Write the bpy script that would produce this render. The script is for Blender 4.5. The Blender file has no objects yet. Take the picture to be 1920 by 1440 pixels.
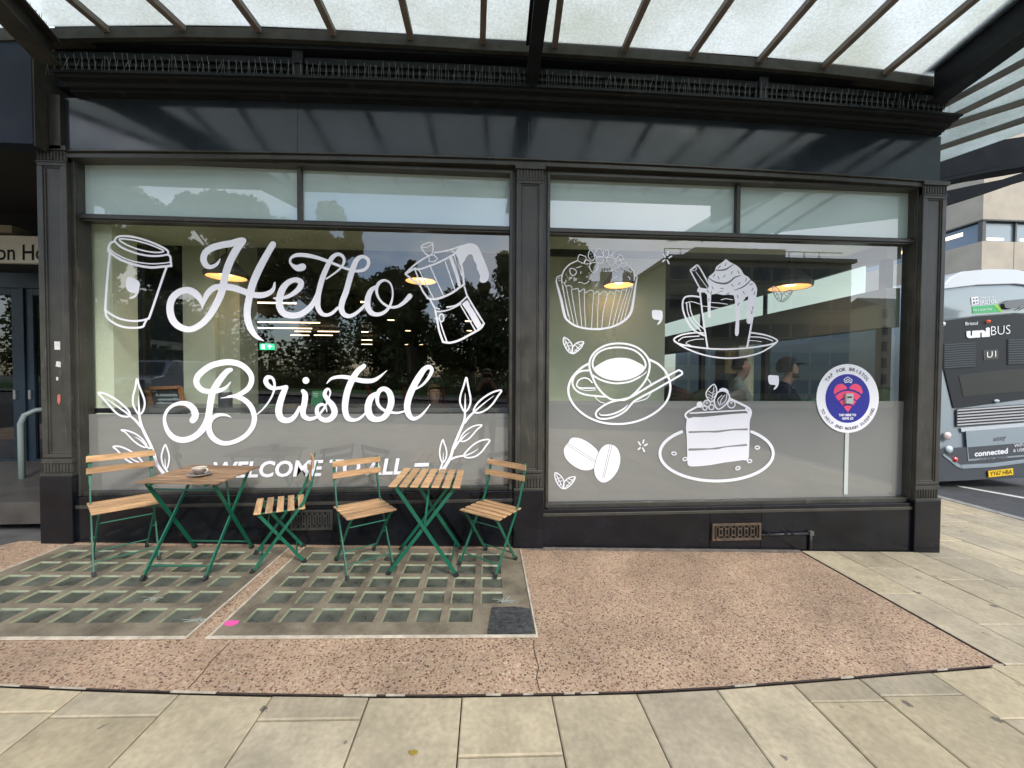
import bpy, bmesh, math, random
from mathutils import Vector, Matrix, Euler, noise
from mathutils.geometry import tessellate_polygon
S=bpy.context.scene
R=math.radians
random.seed(7)
# ------------------------------------------------------------ camera
CAM=Vector((0,-3.53,1.58)); FPX=721.0
cd=bpy.data.cameras.new('camera'); cam=bpy.data.objects.new('camera',cd); S.collection.objects.link(cam)
cd.sensor_width=36; cd.lens=FPX/1920*36; cd.clip_start=.02; cd.clip_end=2000
CM=Matrix.Rotation(R(-3.72),3,'Z')@Matrix.Rotation(R(90-1.2),3,'X')@Matrix.Rotation(R(.27),3,'Z')
cam.matrix_world=Matrix.Translation(CAM)@CM.to_4x4()
S.camera=cam
# ------------------------------------------------------------ world
SUN_EL=R(38); SUN_AZ=R(150)      # azimuth clockwise from +Y: behind the camera, to the right
w=bpy.data.worlds.new('World'); S.world=w; w.use_nodes=True
nt=w.node_tree; nt.nodes.clear()
def nn(t,ty,**k):
    n=t.nodes.new(ty)
    for a,b in k.items():
        if a in n.inputs: n.inputs[a].default_value=b
        else: setattr(n,a,b)
    return n
sky=nn(nt,'ShaderNodeTexSky',sky_type='NISHITA'); sky.sun_disc=False; sky.sun_elevation=SUN_EL; sky.sun_rotation=SUN_AZ
bg=nn(nt,'ShaderNodeBackground'); bg.inputs[1].default_value=.15
tc=nn(nt,'ShaderNodeTexCoord'); mp=nn(nt,'ShaderNodeMapping'); mp.inputs['Scale'].default_value=(1,1,2.6)
ns=nn(nt,'ShaderNodeTexNoise'); ns.inputs['Scale'].default_value=2.3; ns.inputs['Detail'].default_value=7; ns.inputs['Roughness'].default_value=.58
cr=nn(nt,'ShaderNodeValToRGB'); cr.color_ramp.elements[0].position=.46; cr.color_ramp.elements[1].position=.66
mx=nn(nt,'ShaderNodeMixRGB'); mx.inputs[2].default_value=(7.5,7.6,7.8,1)
out=nn(nt,'ShaderNodeOutputWorld')
L=nt.links.new
L(tc.outputs['Generated'],mp.inputs[0]);L(mp.outputs[0],ns.inputs['Vector']);L(ns.outputs[0],cr.inputs[0]);L(cr.outputs[0],mx.inputs[0])
L(sky.outputs[0],mx.inputs[1]);L(mx.outputs[0],bg.inputs[0]);L(bg.outputs[0],out.inputs[0])
# ------------------------------------------------------------ sun
sd=bpy.data.lights.new('sun','SUN'); sd.energy=1.35; sd.angle=R(10); sd.color=(1,.95,.86)
so=bpy.data.objects.new('sun',sd); S.collection.objects.link(so)
tos=Vector((math.sin(SUN_AZ)*math.cos(SUN_EL),math.cos(SUN_AZ)*math.cos(SUN_EL),math.sin(SUN_EL)))
so.rotation_euler=tos.to_track_quat('Z','Y').to_euler(); so.location=(10,-20,30)
S.view_settings.view_transform='Standard'; S.view_settings.look='None'; S.view_settings.gamma=1; S.view_settings.exposure=1.15
S.render.engine='CYCLES'
try:
    S.cycles.max_bounces=10; S.cycles.transparent_max_bounces=16; S.cycles.diffuse_bounces=4; S.cycles.glossy_bounces=4
    S.cycles.caustics_reflective=False; S.cycles.caustics_refractive=False
except Exception: pass
# ------------------------------------------------------------ pixel rays used to measure the place (photo 1920x1440)
K=.035
def ray(px,py): return CM@Vector(((px-960)/FPX,-(py-720)/FPX,-1))
def W(px,py,y):
    r=ray(px,py); return CAM+r*((y-CAM.y)/r.y)
def H(px,py,z):
    r=ray(px,py); return CAM+r*((z-CAM.z)/r.z)
def gz(x): return -K*max(-14,min(12,x))
def G(px,py,dz=0):
    r=ray(px,py); t=(dz-CAM.z-K*CAM.x)/(r.z+K*r.x); return CAM+r*t
GY=.10                                     # outer face of the window glass
def RF(px,py,D):
    """point seen mirrored in the glass at photo pixel, D metres beyond the glass"""
    p=W(px,py,GY+D); p.y=GY-D; return p
# ------------------------------------------------------------ object helpers
def tag(o,label=None,cat=None,group=None,kind=None):
    if label:o['label']=label
    if cat:o['category']=cat
    if group:o['group']=group
    if kind:o['kind']=kind
    return o
def empty(name,loc,label=None,cat=None,group=None,rz=0):
    o=bpy.data.objects.new(name,None); S.collection.objects.link(o); o.location=loc; o.rotation_euler=(0,0,rz); o.empty_display_size=.1
    return tag(o,label,cat,group)
class MB:
    def __init__(s): s.v=[];s.f=[];s.m=[]
    def add(s,vs,fs,m=0):
        o=len(s.v); s.v+=[Vector(v) for v in vs]; s.f+=[tuple(i+o for i in f) for f in fs]; s.m+=[m]*len(fs); return s
    def box(s,a,b,m=0):
        x0,y0,z0=[min(p,q) for p,q in zip(a,b)];x1,y1,z1=[max(p,q) for p,q in zip(a,b)]
        return s.add([(x0,y0,z0),(x1,y0,z0),(x1,y1,z0),(x0,y1,z0),(x0,y0,z1),(x1,y0,z1),(x1,y1,z1),(x0,y1,z1)],
          [(0,3,2,1),(4,5,6,7),(0,1,5,4),(1,2,6,5),(2,3,7,6),(3,0,4,7)],m)
    def bar(s,a,b,w,h,up=(0,0,1),m=0,cap=True):
        a=Vector(a);b=Vector(b);d=(b-a).normalized();u=Vector(up)
        if abs(d.dot(u))>.98:u=Vector((0,1,0))
        r=d.cross(u).normalized()*(w/2);t=r.cross(d).normalized()*(h/2)
        vs=[a-r-t,a+r-t,a+r+t,a-r+t,b-r-t,b+r-t,b+r+t,b-r+t]
        return s.add(vs,[(0,1,2,3),(7,6,5,4),(0,4,5,1),(1,5,6,2),(2,6,7,3),(3,7,4,0)],m)
    def tube(s,pts,r,n=8,m=0,cap=True):
        pts=[Vector(p) for p in pts]; rs=r if isinstance(r,(list,tuple)) else [r]*len(pts)
        vs=[];fs=[];ref=None
        for i,p in enumerate(pts):
            d=(pts[min(i+1,len(pts)-1)]-pts[max(i-1,0)]).normalized()
            if ref is None:
                ref=Vector((0,0,1)) if abs(d.z)<.9 else Vector((0,1,0))
            a=d.cross(ref).normalized(); b=a.cross(d).normalized(); ref=b
            for k in range(n):
                t=2*math.pi*k/n; vs.append(p+(a*math.cos(t)+b*math.sin(t))*rs[i])
        for i in range(len(pts)-1):
            for k in range(n): fs.append((i*n+k,i*n+(k+1)%n,(i+1)*n+(k+1)%n,(i+1)*n+k))
        if cap: fs+= [tuple(range(n))[::-1],tuple(range((len(pts)-1)*n,len(pts)*n))]
        return s.add(vs,fs,m)
    def lathe(s,prof,c=(0,0,0),n=24,m=0,sx=1,sy=1):
        vs=[];fs=[];c=Vector(c)
        for r,z in prof:
            for k in range(n):
                t=2*math.pi*k/n; vs.append(c+Vector((r*math.cos(t)*sx,r*math.sin(t)*sy,z)))
        for i in range(len(prof)-1):
            for k in range(n): fs.append((i*n+k,i*n+(k+1)%n,(i+1)*n+(k+1)%n,(i+1)*n+k))
        return s.add(vs,fs,m)
    def poly(s,pts,m=0):
        t=tessellate_polygon([[Vector(p) for p in pts]])
        return s.add(pts,[tuple(f) for f in t],m)
    def prism(s,front,off,m=0):
        """outline polygon extruded by the vector off"""
        off=Vector(off); n=len(front); fr=[Vector(p) for p in front]
        t=tessellate_polygon([fr]); vs=fr+[p+off for p in fr]
        fs=[tuple(f) for f in t]+[tuple(i+n for i in f[::-1]) for f in t]+[(i,(i+1)%n,(i+1)%n+n,i+n) for i in range(n)]
        return s.add(vs,fs,m)
    def sweep(s,prof,x0,x1,m=0):
        """closed (y,z) profile run along x"""
        return s.prism([(x0,y,z) for y,z in prof],(x1-x0,0,0),m)
    def out(s,name,mats,parent=None,smooth=False,bevel=0,recalc=True,**k):
        me=bpy.data.meshes.new(name); me.from_pydata([tuple(v) for v in s.v],[],s.f)
        for mm in (mats if isinstance(mats,(list,tuple)) else [mats]): me.materials.append(mm)
        me.polygons.foreach_set('material_index',s.m)
        if recalc:
            bm=bmesh.new();bm.from_mesh(me);bmesh.ops.recalc_face_normals(bm,faces=bm.faces);bm.to_mesh(me);bm.free()
        if smooth: me.polygons.foreach_set('use_smooth',[True]*len(me.polygons))
        o=bpy.data.objects.new(name,me); S.collection.objects.link(o)
        if parent is not None:
            o.parent=parent
            pm=chain(parent); o.matrix_parent_inverse=pm.inverted()
        if bevel:
            b=o.modifiers.new('bevel','BEVEL'); b.width=bevel; b.segments=2; b.limit_method='ANGLE'; b.angle_limit=R(40)
        tag(o,**k)
        return o
def chain(o):
    m=Matrix.Translation(o.location)@o.rotation_euler.to_matrix().to_4x4()
    if o.parent: m=chain(o.parent)@o.matrix_parent_inverse@m
    return m
def loc_out(s,name,mats,parent=None,**k):
    """mesh given in the parent's own coordinates"""
    o=s.out(name,mats,None,**k); o.parent=parent; return o
def copy_tree(o,parent=None):
    c=o.copy(); S.collection.objects.link(c); c.parent=parent
    if parent is not None: c.matrix_parent_inverse=o.matrix_parent_inverse
    for ch in o.children: copy_tree(ch,c)
    return c
# ------------------------------------------------------------ materials
MATS={}
def mat(name,col,rough=.5,metal=0,var=0,vscale=6,bump=0,bscale=60,spec=.5,emit=None,estr=0,coat=0,stretch=(1,1,1)):
    if name in MATS: return MATS[name]
    m=bpy.data.materials.new(name); m.use_nodes=True; t=m.node_tree; b=t.nodes['Principled BSDF']
    c=(*col,1) if len(col)==3 else col
    b.inputs['Base Color'].default_value=c; b.inputs['Roughness'].default_value=rough; b.inputs['Metallic'].default_value=metal
    b.inputs['Specular IOR Level'].default_value=spec; b.inputs['Coat Weight'].default_value=coat
    if emit: b.inputs['Emission Color'].default_value=(*emit,1); b.inputs['Emission Strength'].default_value=estr
    if var or bump:
        co=nn(t,'ShaderNodeTexCoord'); mpp=nn(t,'ShaderNodeMapping'); mpp.inputs['Scale'].default_value=stretch
        t.links.new(co.outputs['Object'],mpp.inputs[0])
    if var:
        n=nn(t,'ShaderNodeTexNoise'); n.inputs['Scale'].default_value=vscale; n.inputs['Detail'].default_value=6; n.inputs['Roughness'].default_value=.6
        t.links.new(mpp.outputs[0],n.inputs['Vector'])
        hr=nn(t,'ShaderNodeMapRange'); hr.inputs[1].default_value=.3; hr.inputs[2].default_value=.7; hr.inputs[3].default_value=1-var; hr.inputs[4].default_value=1+var
        t.links.new(n.outputs[0],hr.inputs[0])
        mm=nn(t,'ShaderNodeVectorMath',operation='MULTIPLY'); mm.inputs[0].default_value=c[:3]
        t.links.new(hr.outputs[0],mm.inputs[1]); t.links.new(mm.outputs[0],b.inputs['Base Color'])
        rr=nn(t,'ShaderNodeMapRange'); rr.inputs[1].default_value=.3; rr.inputs[2].default_value=.7; rr.inputs[3].default_value=max(0,rough-.06); rr.inputs[4].default_value=min(1,rough+.1)
        t.links.new(n.outputs[0],rr.inputs[0]); t.links.new(rr.outputs[0],b.inputs['Roughness'])
    if bump:
        n2=nn(t,'ShaderNodeTexNoise'); n2.inputs['Scale'].default_value=bscale; n2.inputs['Detail'].default_value=4
        t.links.new(mpp.outputs[0],n2.inputs['Vector']); bp=nn(t,'ShaderNodeBump'); bp.inputs['Strength'].default_value=bump; bp.inputs['Distance'].default_value=.01
        t.links.new(n2.outputs[0],bp.inputs['Height']); t.links.new(bp.outputs[0],b.inputs['Normal'])
    MATS[name]=m; return m
def glass(name,refl=.12,boost=.9,tint=(.86,.9,.88),rough=0):
    m=bpy.data.materials.new(name); m.use_nodes=True; t=m.node_tree; t.nodes.clear()
    o=nn(t,'ShaderNodeOutputMaterial'); mi=nn(t,'ShaderNodeMixShader'); tr=nn(t,'ShaderNodeBsdfTransparent'); gl=nn(t,'ShaderNodeBsdfGlossy')
    tr.inputs[0].default_value=(*tint,1); gl.inputs['Roughness'].default_value=rough; gl.inputs[0].default_value=(1,1,1,1)
    lw=nn(t,'ShaderNodeLayerWeight'); lw.inputs[0].default_value=.5; fr=nn(t,'ShaderNodeMath',operation='POWER'); fr.inputs[1].default_value=4.5; t.links.new(lw.outputs['Facing'],fr.inputs[0]); ma=nn(t,'ShaderNodeMath',operation='MULTIPLY_ADD',use_clamp=True)
    ma.inputs[1].default_value=boost; ma.inputs[2].default_value=refl
    t.links.new(fr.outputs[0],ma.inputs[0]);t.links.new(ma.outputs[0],mi.inputs[0]);t.links.new(tr.outputs[0],mi.inputs[1]);t.links.new(gl.outputs[0],mi.inputs[2]);t.links.new(mi.outputs[0],o.inputs[0])
    return m
M_glass=glass('window_glass',.11,.9,(.93,.95,.94))
M_glass2=glass('dark_glass',.1,.9,(.35,.4,.42))
M_film=mat('grey_privacy_film',(.262,.256,.248),.35,var=.05,vscale=1.2)
M_trans=mat('frosted_transom_film',(.62,.74,.74),.5,var=.04,vscale=1)
M_frame=mat('grey_painted_frame',(.04,.038,.032),.38,var=.3,vscale=5,bump=.06,bscale=40)
M_iron=mat('black_painted_iron',(.009,.0115,.0135),.55,spec=.2,var=.35,vscale=7,bump=.08,bscale=50)
M_iron2=mat('weathered_rail_paint',(.045,.044,.038),.7,spec=.3,var=.4,vscale=9,bump=.15,bscale=40)
M_gran=mat('polished_black_granite',(.008,.009,.011),.09,var=.4,vscale=60)
M_frieze=mat('black_glass_panel',(.024,.031,.04),.12,var=.2,vscale=3)
M_base=mat('black_granite_plinth',(.006,.007,.010),.16,spec=.35,var=.5,vscale=3,bump=.02)
M_bars=mat('brown_glazing_bar',(.17,.145,.125),.6,var=.3)
M_white=mat('white_vinyl',(.84,.84,.90),.5)
M_gap=mat('grey_vinyl_gap',(.10,.10,.11),.5)
M_gap2=mat('film_grey_gap',(.25,.245,.24),.4)
WOODVAR=1
M_wood=mat('oiled_acacia_slat',(.50,.30,.15),.5,var=.42,vscale=4,bump=.15,bscale=30,stretch=(1.2,9,9))
M_woody=mat('oiled_acacia_slat_lengthwise',(.33,.20,.11),.5,var=.5,vscale=4,bump=.15,bscale=30,stretch=(9,1.2,9))
def vary(m,lo,hi):
    t=m.node_tree; b=t.nodes['Principled BSDF']; l=b.inputs['Base Color'].links[0]; src=l.from_socket
    oi=nn(t,'ShaderNodeObjectInfo'); mr=nn(t,'ShaderNodeMapRange'); mr.inputs[3].default_value=lo; mr.inputs[4].default_value=hi
    v=nn(t,'ShaderNodeVectorMath',operation='MULTIPLY'); t.links.new(oi.outputs['Random'],mr.inputs[0]); t.links.new(src,v.inputs[0]); t.links.new(mr.outputs[0],v.inputs[1]); t.links.new(v.outputs[0],b.inputs['Base Color'])
vary(M_wood,.72,1.18); vary(M_woody,.6,1.15)
M_green=mat('green_painted_steel',(.006,.105,.06),.35,var=.15)
M_rubber=mat('black_rubber',(.012,.012,.012),.7)
M_conc=mat('grey_cast_concrete',(.175,.145,.10),.8,var=.5,vscale=5,bump=.35,bscale=90)
M_block=mat('dirty_glass_block',(.082,.088,.068),.3,var=.55,vscale=7,spec=.4)
M_lip=mat('pale_glass_block_edge',(.22,.24,.15),.35,var=.25,vscale=12)
M_strip=mat('cream_stone_edging',(.48,.43,.34),.75,var=.3,vscale=14,bump=.2)
M_asph=mat('asphalt',(.055,.056,.058),.85,var=.3,vscale=5,bump=.5,bscale=180)
M_dark=mat('dark_void',(.01,.01,.01),.9)
def scuff(m,col,scale,thr,amt,stretch=(1,1,1)):
    t=m.node_tree; b=t.nodes['Principled BSDF']; inp=b.inputs['Base Color']; src=inp.links[0].from_socket if inp.links else None
    co=nn(t,'ShaderNodeTexCoord'); mp=nn(t,'ShaderNodeMapping'); mp.inputs['Scale'].default_value=stretch
    n=nn(t,'ShaderNodeTexNoise'); n.inputs['Scale'].default_value=scale; n.inputs['Detail'].default_value=9; n.inputs['Roughness'].default_value=.72
    r=nn(t,'ShaderNodeMapRange'); r.inputs[1].default_value=thr; r.inputs[2].default_value=thr+.12; r.inputs[4].default_value=amt
    mx=nn(t,'ShaderNodeMixRGB'); mx.inputs[2].default_value=(*col,1)
    if src: t.links.new(src,mx.inputs[1])
    else: mx.inputs[1].default_value=inp.default_value
    t.links.new(co.outputs['Object'],mp.inputs[0]); t.links.new(mp.outputs[0],n.inputs['Vector']); t.links.new(n.outputs[0],r.inputs[0]); t.links.new(r.outputs[0],mx.inputs[0]); t.links.new(mx.outputs[0],inp)
scuff(M_frame,(.13,.125,.10),5,.56,.45,(3,3,.7)); scuff(M_base,(.035,.034,.03),9,.58,.4,(1,1,1.6)); scuff(M_iron,(.05,.05,.045),6,.57,.5,(1,1,3))
scuff(M_conc,(.30,.27,.22),9,.60,.5); scuff(M_conc,(.05,.045,.035),5,.58,.55); scuff(M_block,(.14,.14,.11),6,.55,.5)
# ============================================================ GROUND
def slope_mesh(name,x0,x1,y0,y1,dz,m,nx=1,**k):
    mb=MB(); 
    xs=sorted(set([x0,x1]+[v for v in (-14,12) if x0<v<x1]))
    for a,b in zip(xs,xs[1:]):
        mb.add([(a,y0,gz(a)+dz),(b,y0,gz(b)+dz),(b,y1,gz(b)+dz),(a,y1,gz(a)+dz)],[(0,1,2,3)])
    return mb.out(name,m,recalc=False,**k)
slope_mesh('ground',-400,400,-400,400,-.16,mat('far_ground',(.07,.07,.065),.9,var=.3,vscale=.4),kind='structure')
slope_mesh('road',7.0,26,-8.3,60,-.125,M_asph,kind='structure')
slope_mesh('road',-70,70,-20,-8.3,-.125,M_asph,kind='structure')
slope_mesh('pavement',-70,7,-8.3,40,-.05,mat('paving_bed',(.03,.027,.024),.95),kind='structure')
slope_mesh('pavement',-70,70,-24,-20,-.02,mat('far_pavement',(.22,.20,.17),.9,var=.2),kind='structure')
# grass lawn beyond the road behind the camera
slope_mesh('lawn',-70,70,-140,-24,0,mat('lawn_green',(.06,.13,.025),.95,var=.4,vscale=1.5,bump=.6,bscale=50),kind='structure')
kb=MB(); kb.add([(6.86,-8.3,gz(6.9)+.004),(7,-8.3,gz(7)+.004),(7,40,gz(7)+.004),(6.86,40,gz(6.9)+.004),(6.86,-8.3,gz(6.9)-.14),(7,-8.3,gz(7)-.14),(7,40,gz(7)-.14),(6.86,40,gz(6.9)-.14)],
  [(0,1,2,3),(1,5,6,2),(0,4,5,1),(0,3,7,4)]); kb.out('kerb',mat('granite_kerb',(.24,.23,.21),.8,var=.3,vscale=12),kind='structure')
# white line on the side road
a=G(1795,911,-.12);b=G(1990,946,-.12); mb=MB(); d=Vector((.04,.07,0)); 
mb.add([a-d,b-d,b+d,a+d],[(0,1,2,3)]); mb.out('road_marking',mat('road_paint',(.62,.62,.6),.8,var=.25,vscale=20),kind='structure')
mb=MB()
for yy in (-10.2,-18.2): mb.box((-60,yy,0),(60,yy+.1,.003))
for v in mb.v: v.z=gz(v.x)-.121+v.z
# York stone slabs, each with its own tint
M_stone=bpy.data.materials.new('york_stone_slab'); M_stone.use_nodes=True
t=M_stone.node_tree; b=t.nodes['Principled BSDF']; b.inputs['Roughness'].default_value=.8
at=nn(t,'ShaderNodeVertexColor',layer_name='tint'); co=nn(t,'ShaderNodeTexCoord')
n1=nn(t,'ShaderNodeTexNoise'); n1.inputs['Scale'].default_value=3.2; n1.inputs['Detail'].default_value=9; n1.inputs['Roughness'].default_value=.68
n2=nn(t,'ShaderNodeTexNoise'); n2.inputs['Scale'].default_value=38; n2.inputs['Detail'].default_value=5
vo=nn(t,'ShaderNodeTexVoronoi'); vo.inputs['Scale'].default_value=5.5; vo.inputs['Randomness'].default_value=1
sp=nn(t,'ShaderNodeValToRGB'); sp.color_ramp.elements[0].position=.085; sp.color_ramp.elements[0].color=(1,1,1,1); sp.color_ramp.elements[1].position=.12; sp.color_ramp.elements[1].color=(0,0,0,1)
n3=nn(t,'ShaderNodeTexNoise'); n3.inputs['Scale'].default_value=1.7; n3.inputs['Detail'].default_value=2
th=nn(t,'ShaderNodeMath',operation='GREATER_THAN'); th.inputs[1].default_value=.47
mu=nn(t,'ShaderNodeMath',operation='MULTIPLY'); mu2=nn(t,'ShaderNodeMath',operation='MULTIPLY'); mu2.inputs[1].default_value=.8
r1=nn(t,'ShaderNodeMapRange'); r1.inputs[1].default_value=.28; r1.inputs[2].default_value=.72; r1.inputs[3].default_value=.72; r1.inputs[4].default_value=1.22
r2=nn(t,'ShaderNodeMapRange'); r2.inputs[1].default_value=.3; r2.inputs[2].default_value=.7; r2.inputs[3].default_value=.88; r2.inputs[4].default_value=1.12
v1=nn(t,'ShaderNodeVectorMath',operation='MULTIPLY');v2=nn(t,'ShaderNodeVectorMath',operation='MULTIPLY'); m1=nn(t,'ShaderNodeMixRGB'); m1.inputs[2].default_value=(.07,.065,.06,1)
bp=nn(t,'ShaderNodeBump'); bp.inputs['Strength'].default_value=.35; bp.inputs['Distance'].default_value=.006
for s_ in (n1,n2,n3): t.links.new(co.outputs['Object'],s_.inputs['Vector'])
# warp the spot cells so chewing-gum marks are uneven blobs
wv=nn(t,'ShaderNodeMixRGB'); wv.inputs[0].default_value=.06; t.links.new(co.outputs['Object'],wv.inputs[1]); t.links.new(n2.outputs['Color'],wv.inputs[2]); t.links.new(wv.outputs[0],vo.inputs['Vector'])
t.links.new(n1.outputs[0],r1.inputs[0]);t.links.new(n2.outputs[0],r2.inputs[0]);t.links.new(at.outputs[0],v1.inputs[0]);t.links.new(r1.outputs[0],v1.inputs[1])
t.links.new(v1.outputs[0],v2.inputs[0]);t.links.new(r2.outputs[0],v2.inputs[1]);t.links.new(vo.outputs['Distance'],sp.inputs[0]);t.links.new(n3.outputs[0],th.inputs[0])
t.links.new(sp.outputs[0],mu.inputs[0]);t.links.new(th.outputs[0],mu.inputs[1]);t.links.new(mu.outputs[0],mu2.inputs[0]);t.links.new(mu2.outputs[0],m1.inputs[0]);t.links.new(v2.outputs[0],m1.inputs[1])
t.links.new(m1.outputs[0],b.inputs['Base Color']);t.links.new(n1.outputs[0],bp.inputs['Height']);t.links.new(bp.outputs[0],b.inputs['Normal'])
# outlines of the pink field
PB=[(-400,1262),(-160,1274),(0,1283),(240,1293),(460,1299),(645,1302),(850,1302),(1000,1300),(1180,1296),(1350,1287),(1600,1268),(1880,1245)]
pb=[G(x,y) for x,y in PB]
def pink_y(x):
    if x<=pb[0].x: return pb[0].y
    for p,q in zip(pb,pb[1:]):
        if p.x<=x<=q.x: return p.y+(q.y-p.y)*(x-p.x)/(q.x-p.x)
    return None
XE=3.04                                    # right edge of the pink field
mb=MB(); cols=[]; rnd=random.Random(5); gap=.006
x=-9.6; wd=[.43,.45,.42,.44,.41]; i=0
# strip lines pass through the joints measured in the photo
jx=[G(px,1360).x for px in (690-18,863-1,1046,1222,1394,1565,1720)]
xs=[]; x=jx[0]
while x>-11: xs.append(x); x-=rnd.choice([.42,.44,.46])
xs=xs[::-1]+jx[1:]; x=xs[-1]
while x<6.4: x+=rnd.choice([.43,.45,.47]); xs.append(min(x,6.85))
if xs[-1]<6.85: xs.append(6.85)
def slab(x0,x1,y0a,y0b,y1a,y1b):
    if x1-x0<.03: return
    g=gap/2; vs=[(x0+g,y0a+g),(x1-g,y0b+g),(x1-g,y1b-g),(x0+g,y1a-g)]
    h=rnd.uniform(-.002,.0015); n=len(mb.v)
    top=[(a,b_,gz(a)+h) for a,b_ in vs]; cx=sum(v[0] for v in vs)/4; cy=sum(v[1] for v in vs)/4
    ins=[(a+(.006 if a<cx else -.006),b_+(.006 if b_<cy else -.006),gz(a)+h) for a,b_ in vs]
    mid=[(a,b_,gz(a)+h-.004) for a,b_ in vs]; lo=[(a,b_,gz(a)-.05) for a,b_ in vs]
    mb.add(ins+mid+lo,[(0,1,2,3)]+[(j,4+j,4+(j+1)%4,(j+1)%4) for j in range(4)]+[(4+j,8+j,8+(j+1)%4,4+(j+1)%4) for j in range(4)])
    k=rnd.uniform(.8,1.14); ye=rnd.uniform(-.02,.03)
    cols.extend([(.395*k+ye*.5,.335*k+ye*.25,.232*k-ye*.3)]*9)
for a_,b_ in zip(xs,xs[1:]):
    xm=(a_+b_)/2
    if xm<XE:
        ya,yb=pink_y(max(a_,-7)),pink_y(min(b_,3.0)); y1a,y1b=ya-.012,yb-.012; y=min(y1a,y1b)-rnd.choice([.12,.3,.45,.62])
    else:
        y1a=y1b=0.0-.01 if xm<4.45 else 14.; y=y1a-rnd.uniform(.3,.8)
    if b_>XE and a_<XE:   # strip that the field edge cuts
        yq=pink_y(3.0); slab(XE+.01,b_,yq,yq,-.75,-.75); slab(XE+.01,b_,-.75,-.75,-.01,-.01); y1a=y1b=yq; y=yq-.3
    while y>-8.2:
        slab(a_,b_,y,y,y1a,y1b); y1a=y1b=y; y-=rnd.choice([.55,.66,.78,.9])
    slab(a_,b_,-8.25,-8.25,y1a,y1b)
# paving beside and behind the left end (under the entrance)
pv=mb.out('pavement',M_stone,recalc=True,kind='structure')
ca=pv.data.color_attributes.new('tint','FLOAT_COLOR','CORNER')
fl=[]
for p in pv.data.polygons:
    c=cols[min(p.index,len(cols)-1)]; fl+= [c[0],c[1],c[2],1]*len(p.vertices)
ca.data.foreach_set('color',fl)
# pink exposed-aggregate field
M_pink=bpy.data.materials.new('pink_aggregate'); M_pink.use_nodes=True
t=M_pink.node_tree; b=t.nodes['Principled BSDF']; b.inputs['Roughness'].default_value=.7
co=nn(t,'ShaderNodeTexCoord'); nz=nn(t,'ShaderNodeTexNoise'); nz.inputs['Scale'].default_value=25
wv=nn(t,'ShaderNodeMixRGB'); wv.inputs[0].default_value=.03
v=nn(t,'ShaderNodeTexVoronoi'); v.inputs['Scale'].default_value=88; v.inputs['Randomness'].default_value=1
ramp=nn(t,'ShaderNodeValToRGB'); e=ramp.color_ramp.elements; ramp.color_ramp.interpolation='CONSTANT'
e[0].position=0; e[0].color=(.27,.185,.115,1); e[1].position=.18; e[1].color=(.36,.25,.165,1)
for p_,c_ in ((.34,(.17,.09,.055)),(.46,(.32,.21,.13)),(.60,(.07,.042,.032)),(.69,(.42,.29,.19)),(.82,(.22,.12,.08)),(.96,(.46,.37,.28))):
    q=e.new(p_); q.color=(*c_,1)
sx=nn(t,'ShaderNodeSeparateColor'); dm=nn(t,'ShaderNodeMapRange'); dm.inputs[1].default_value=.44; dm.inputs[2].default_value=.60; 
mm=nn(t,'ShaderNodeMixRGB'); mm.inputs[2].default_value=(.37,.262,.178,1)
ng=nn(t,'ShaderNodeTexNoise'); ng.inputs['Scale'].default_value=1.3; ng.inputs['Detail'].default_value=7; ng.inputs['Roughness'].default_value=.65
rg=nn(t,'ShaderNodeMapRange'); rg.inputs[1].default_value=.3; rg.inputs[2].default_value=.7; rg.inputs[3].default_value=.74; rg.inputs[4].default_value=1.36
vm=nn(t,'ShaderNodeVectorMath',operation='MULTIPLY'); bp=nn(t,'ShaderNodeBump'); bp.inputs['Strength'].default_value=.4; bp.inputs['Distance'].default_value=.004
t.links.new(co.outputs['Object'],wv.inputs[1]);t.links.new(co.outputs['Object'],nz.inputs['Vector']);t.links.new(nz.outputs['Color'],wv.inputs[2]);t.links.new(wv.outputs[0],v.inputs['Vector'])
t.links.new(v.outputs['Color'],sx.inputs[0]);t.links.new(sx.outputs[0],ramp.inputs[0]);t.links.new(v.outputs['Distance'],dm.inputs[0]);t.links.new(dm.outputs[0],mm.inputs[0])
t.links.new(ramp.outputs[0],mm.inputs[1]);t.links.new(co.outputs['Object'],ng.inputs['Vector']);t.links.new(ng.outputs[0],rg.inputs[0]);t.links.new(mm.outputs[0],vm.inputs[0]);t.links.new(rg.outputs[0],vm.inputs[1])
t.links.new(vm.outputs[0],b.inputs['Base Color']);t.links.new(v.outputs['Distance'],bp.inputs['Height']);t.links.new(bp.outputs[0],b.inputs['Normal'])
scuff(M_pink,(.11,.075,.055),2.2,.60,.4); scuff(M_pink,(.5,.42,.34),14,.68,.5)
PX0,PX1,PXg0,PXg1=-3.55,-1.72,-1.60,.31    # the two pavement lights
PY0,PY1=-1.235,-.06
def gp(x,y,dz=0): return Vector((x,y,gz(x)+dz))
mb=MB(); n=24
front=[gp(-9,pb[0].y)]+[gp(p.x,p.y) for p in pb if p.x>-8.9]
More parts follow.
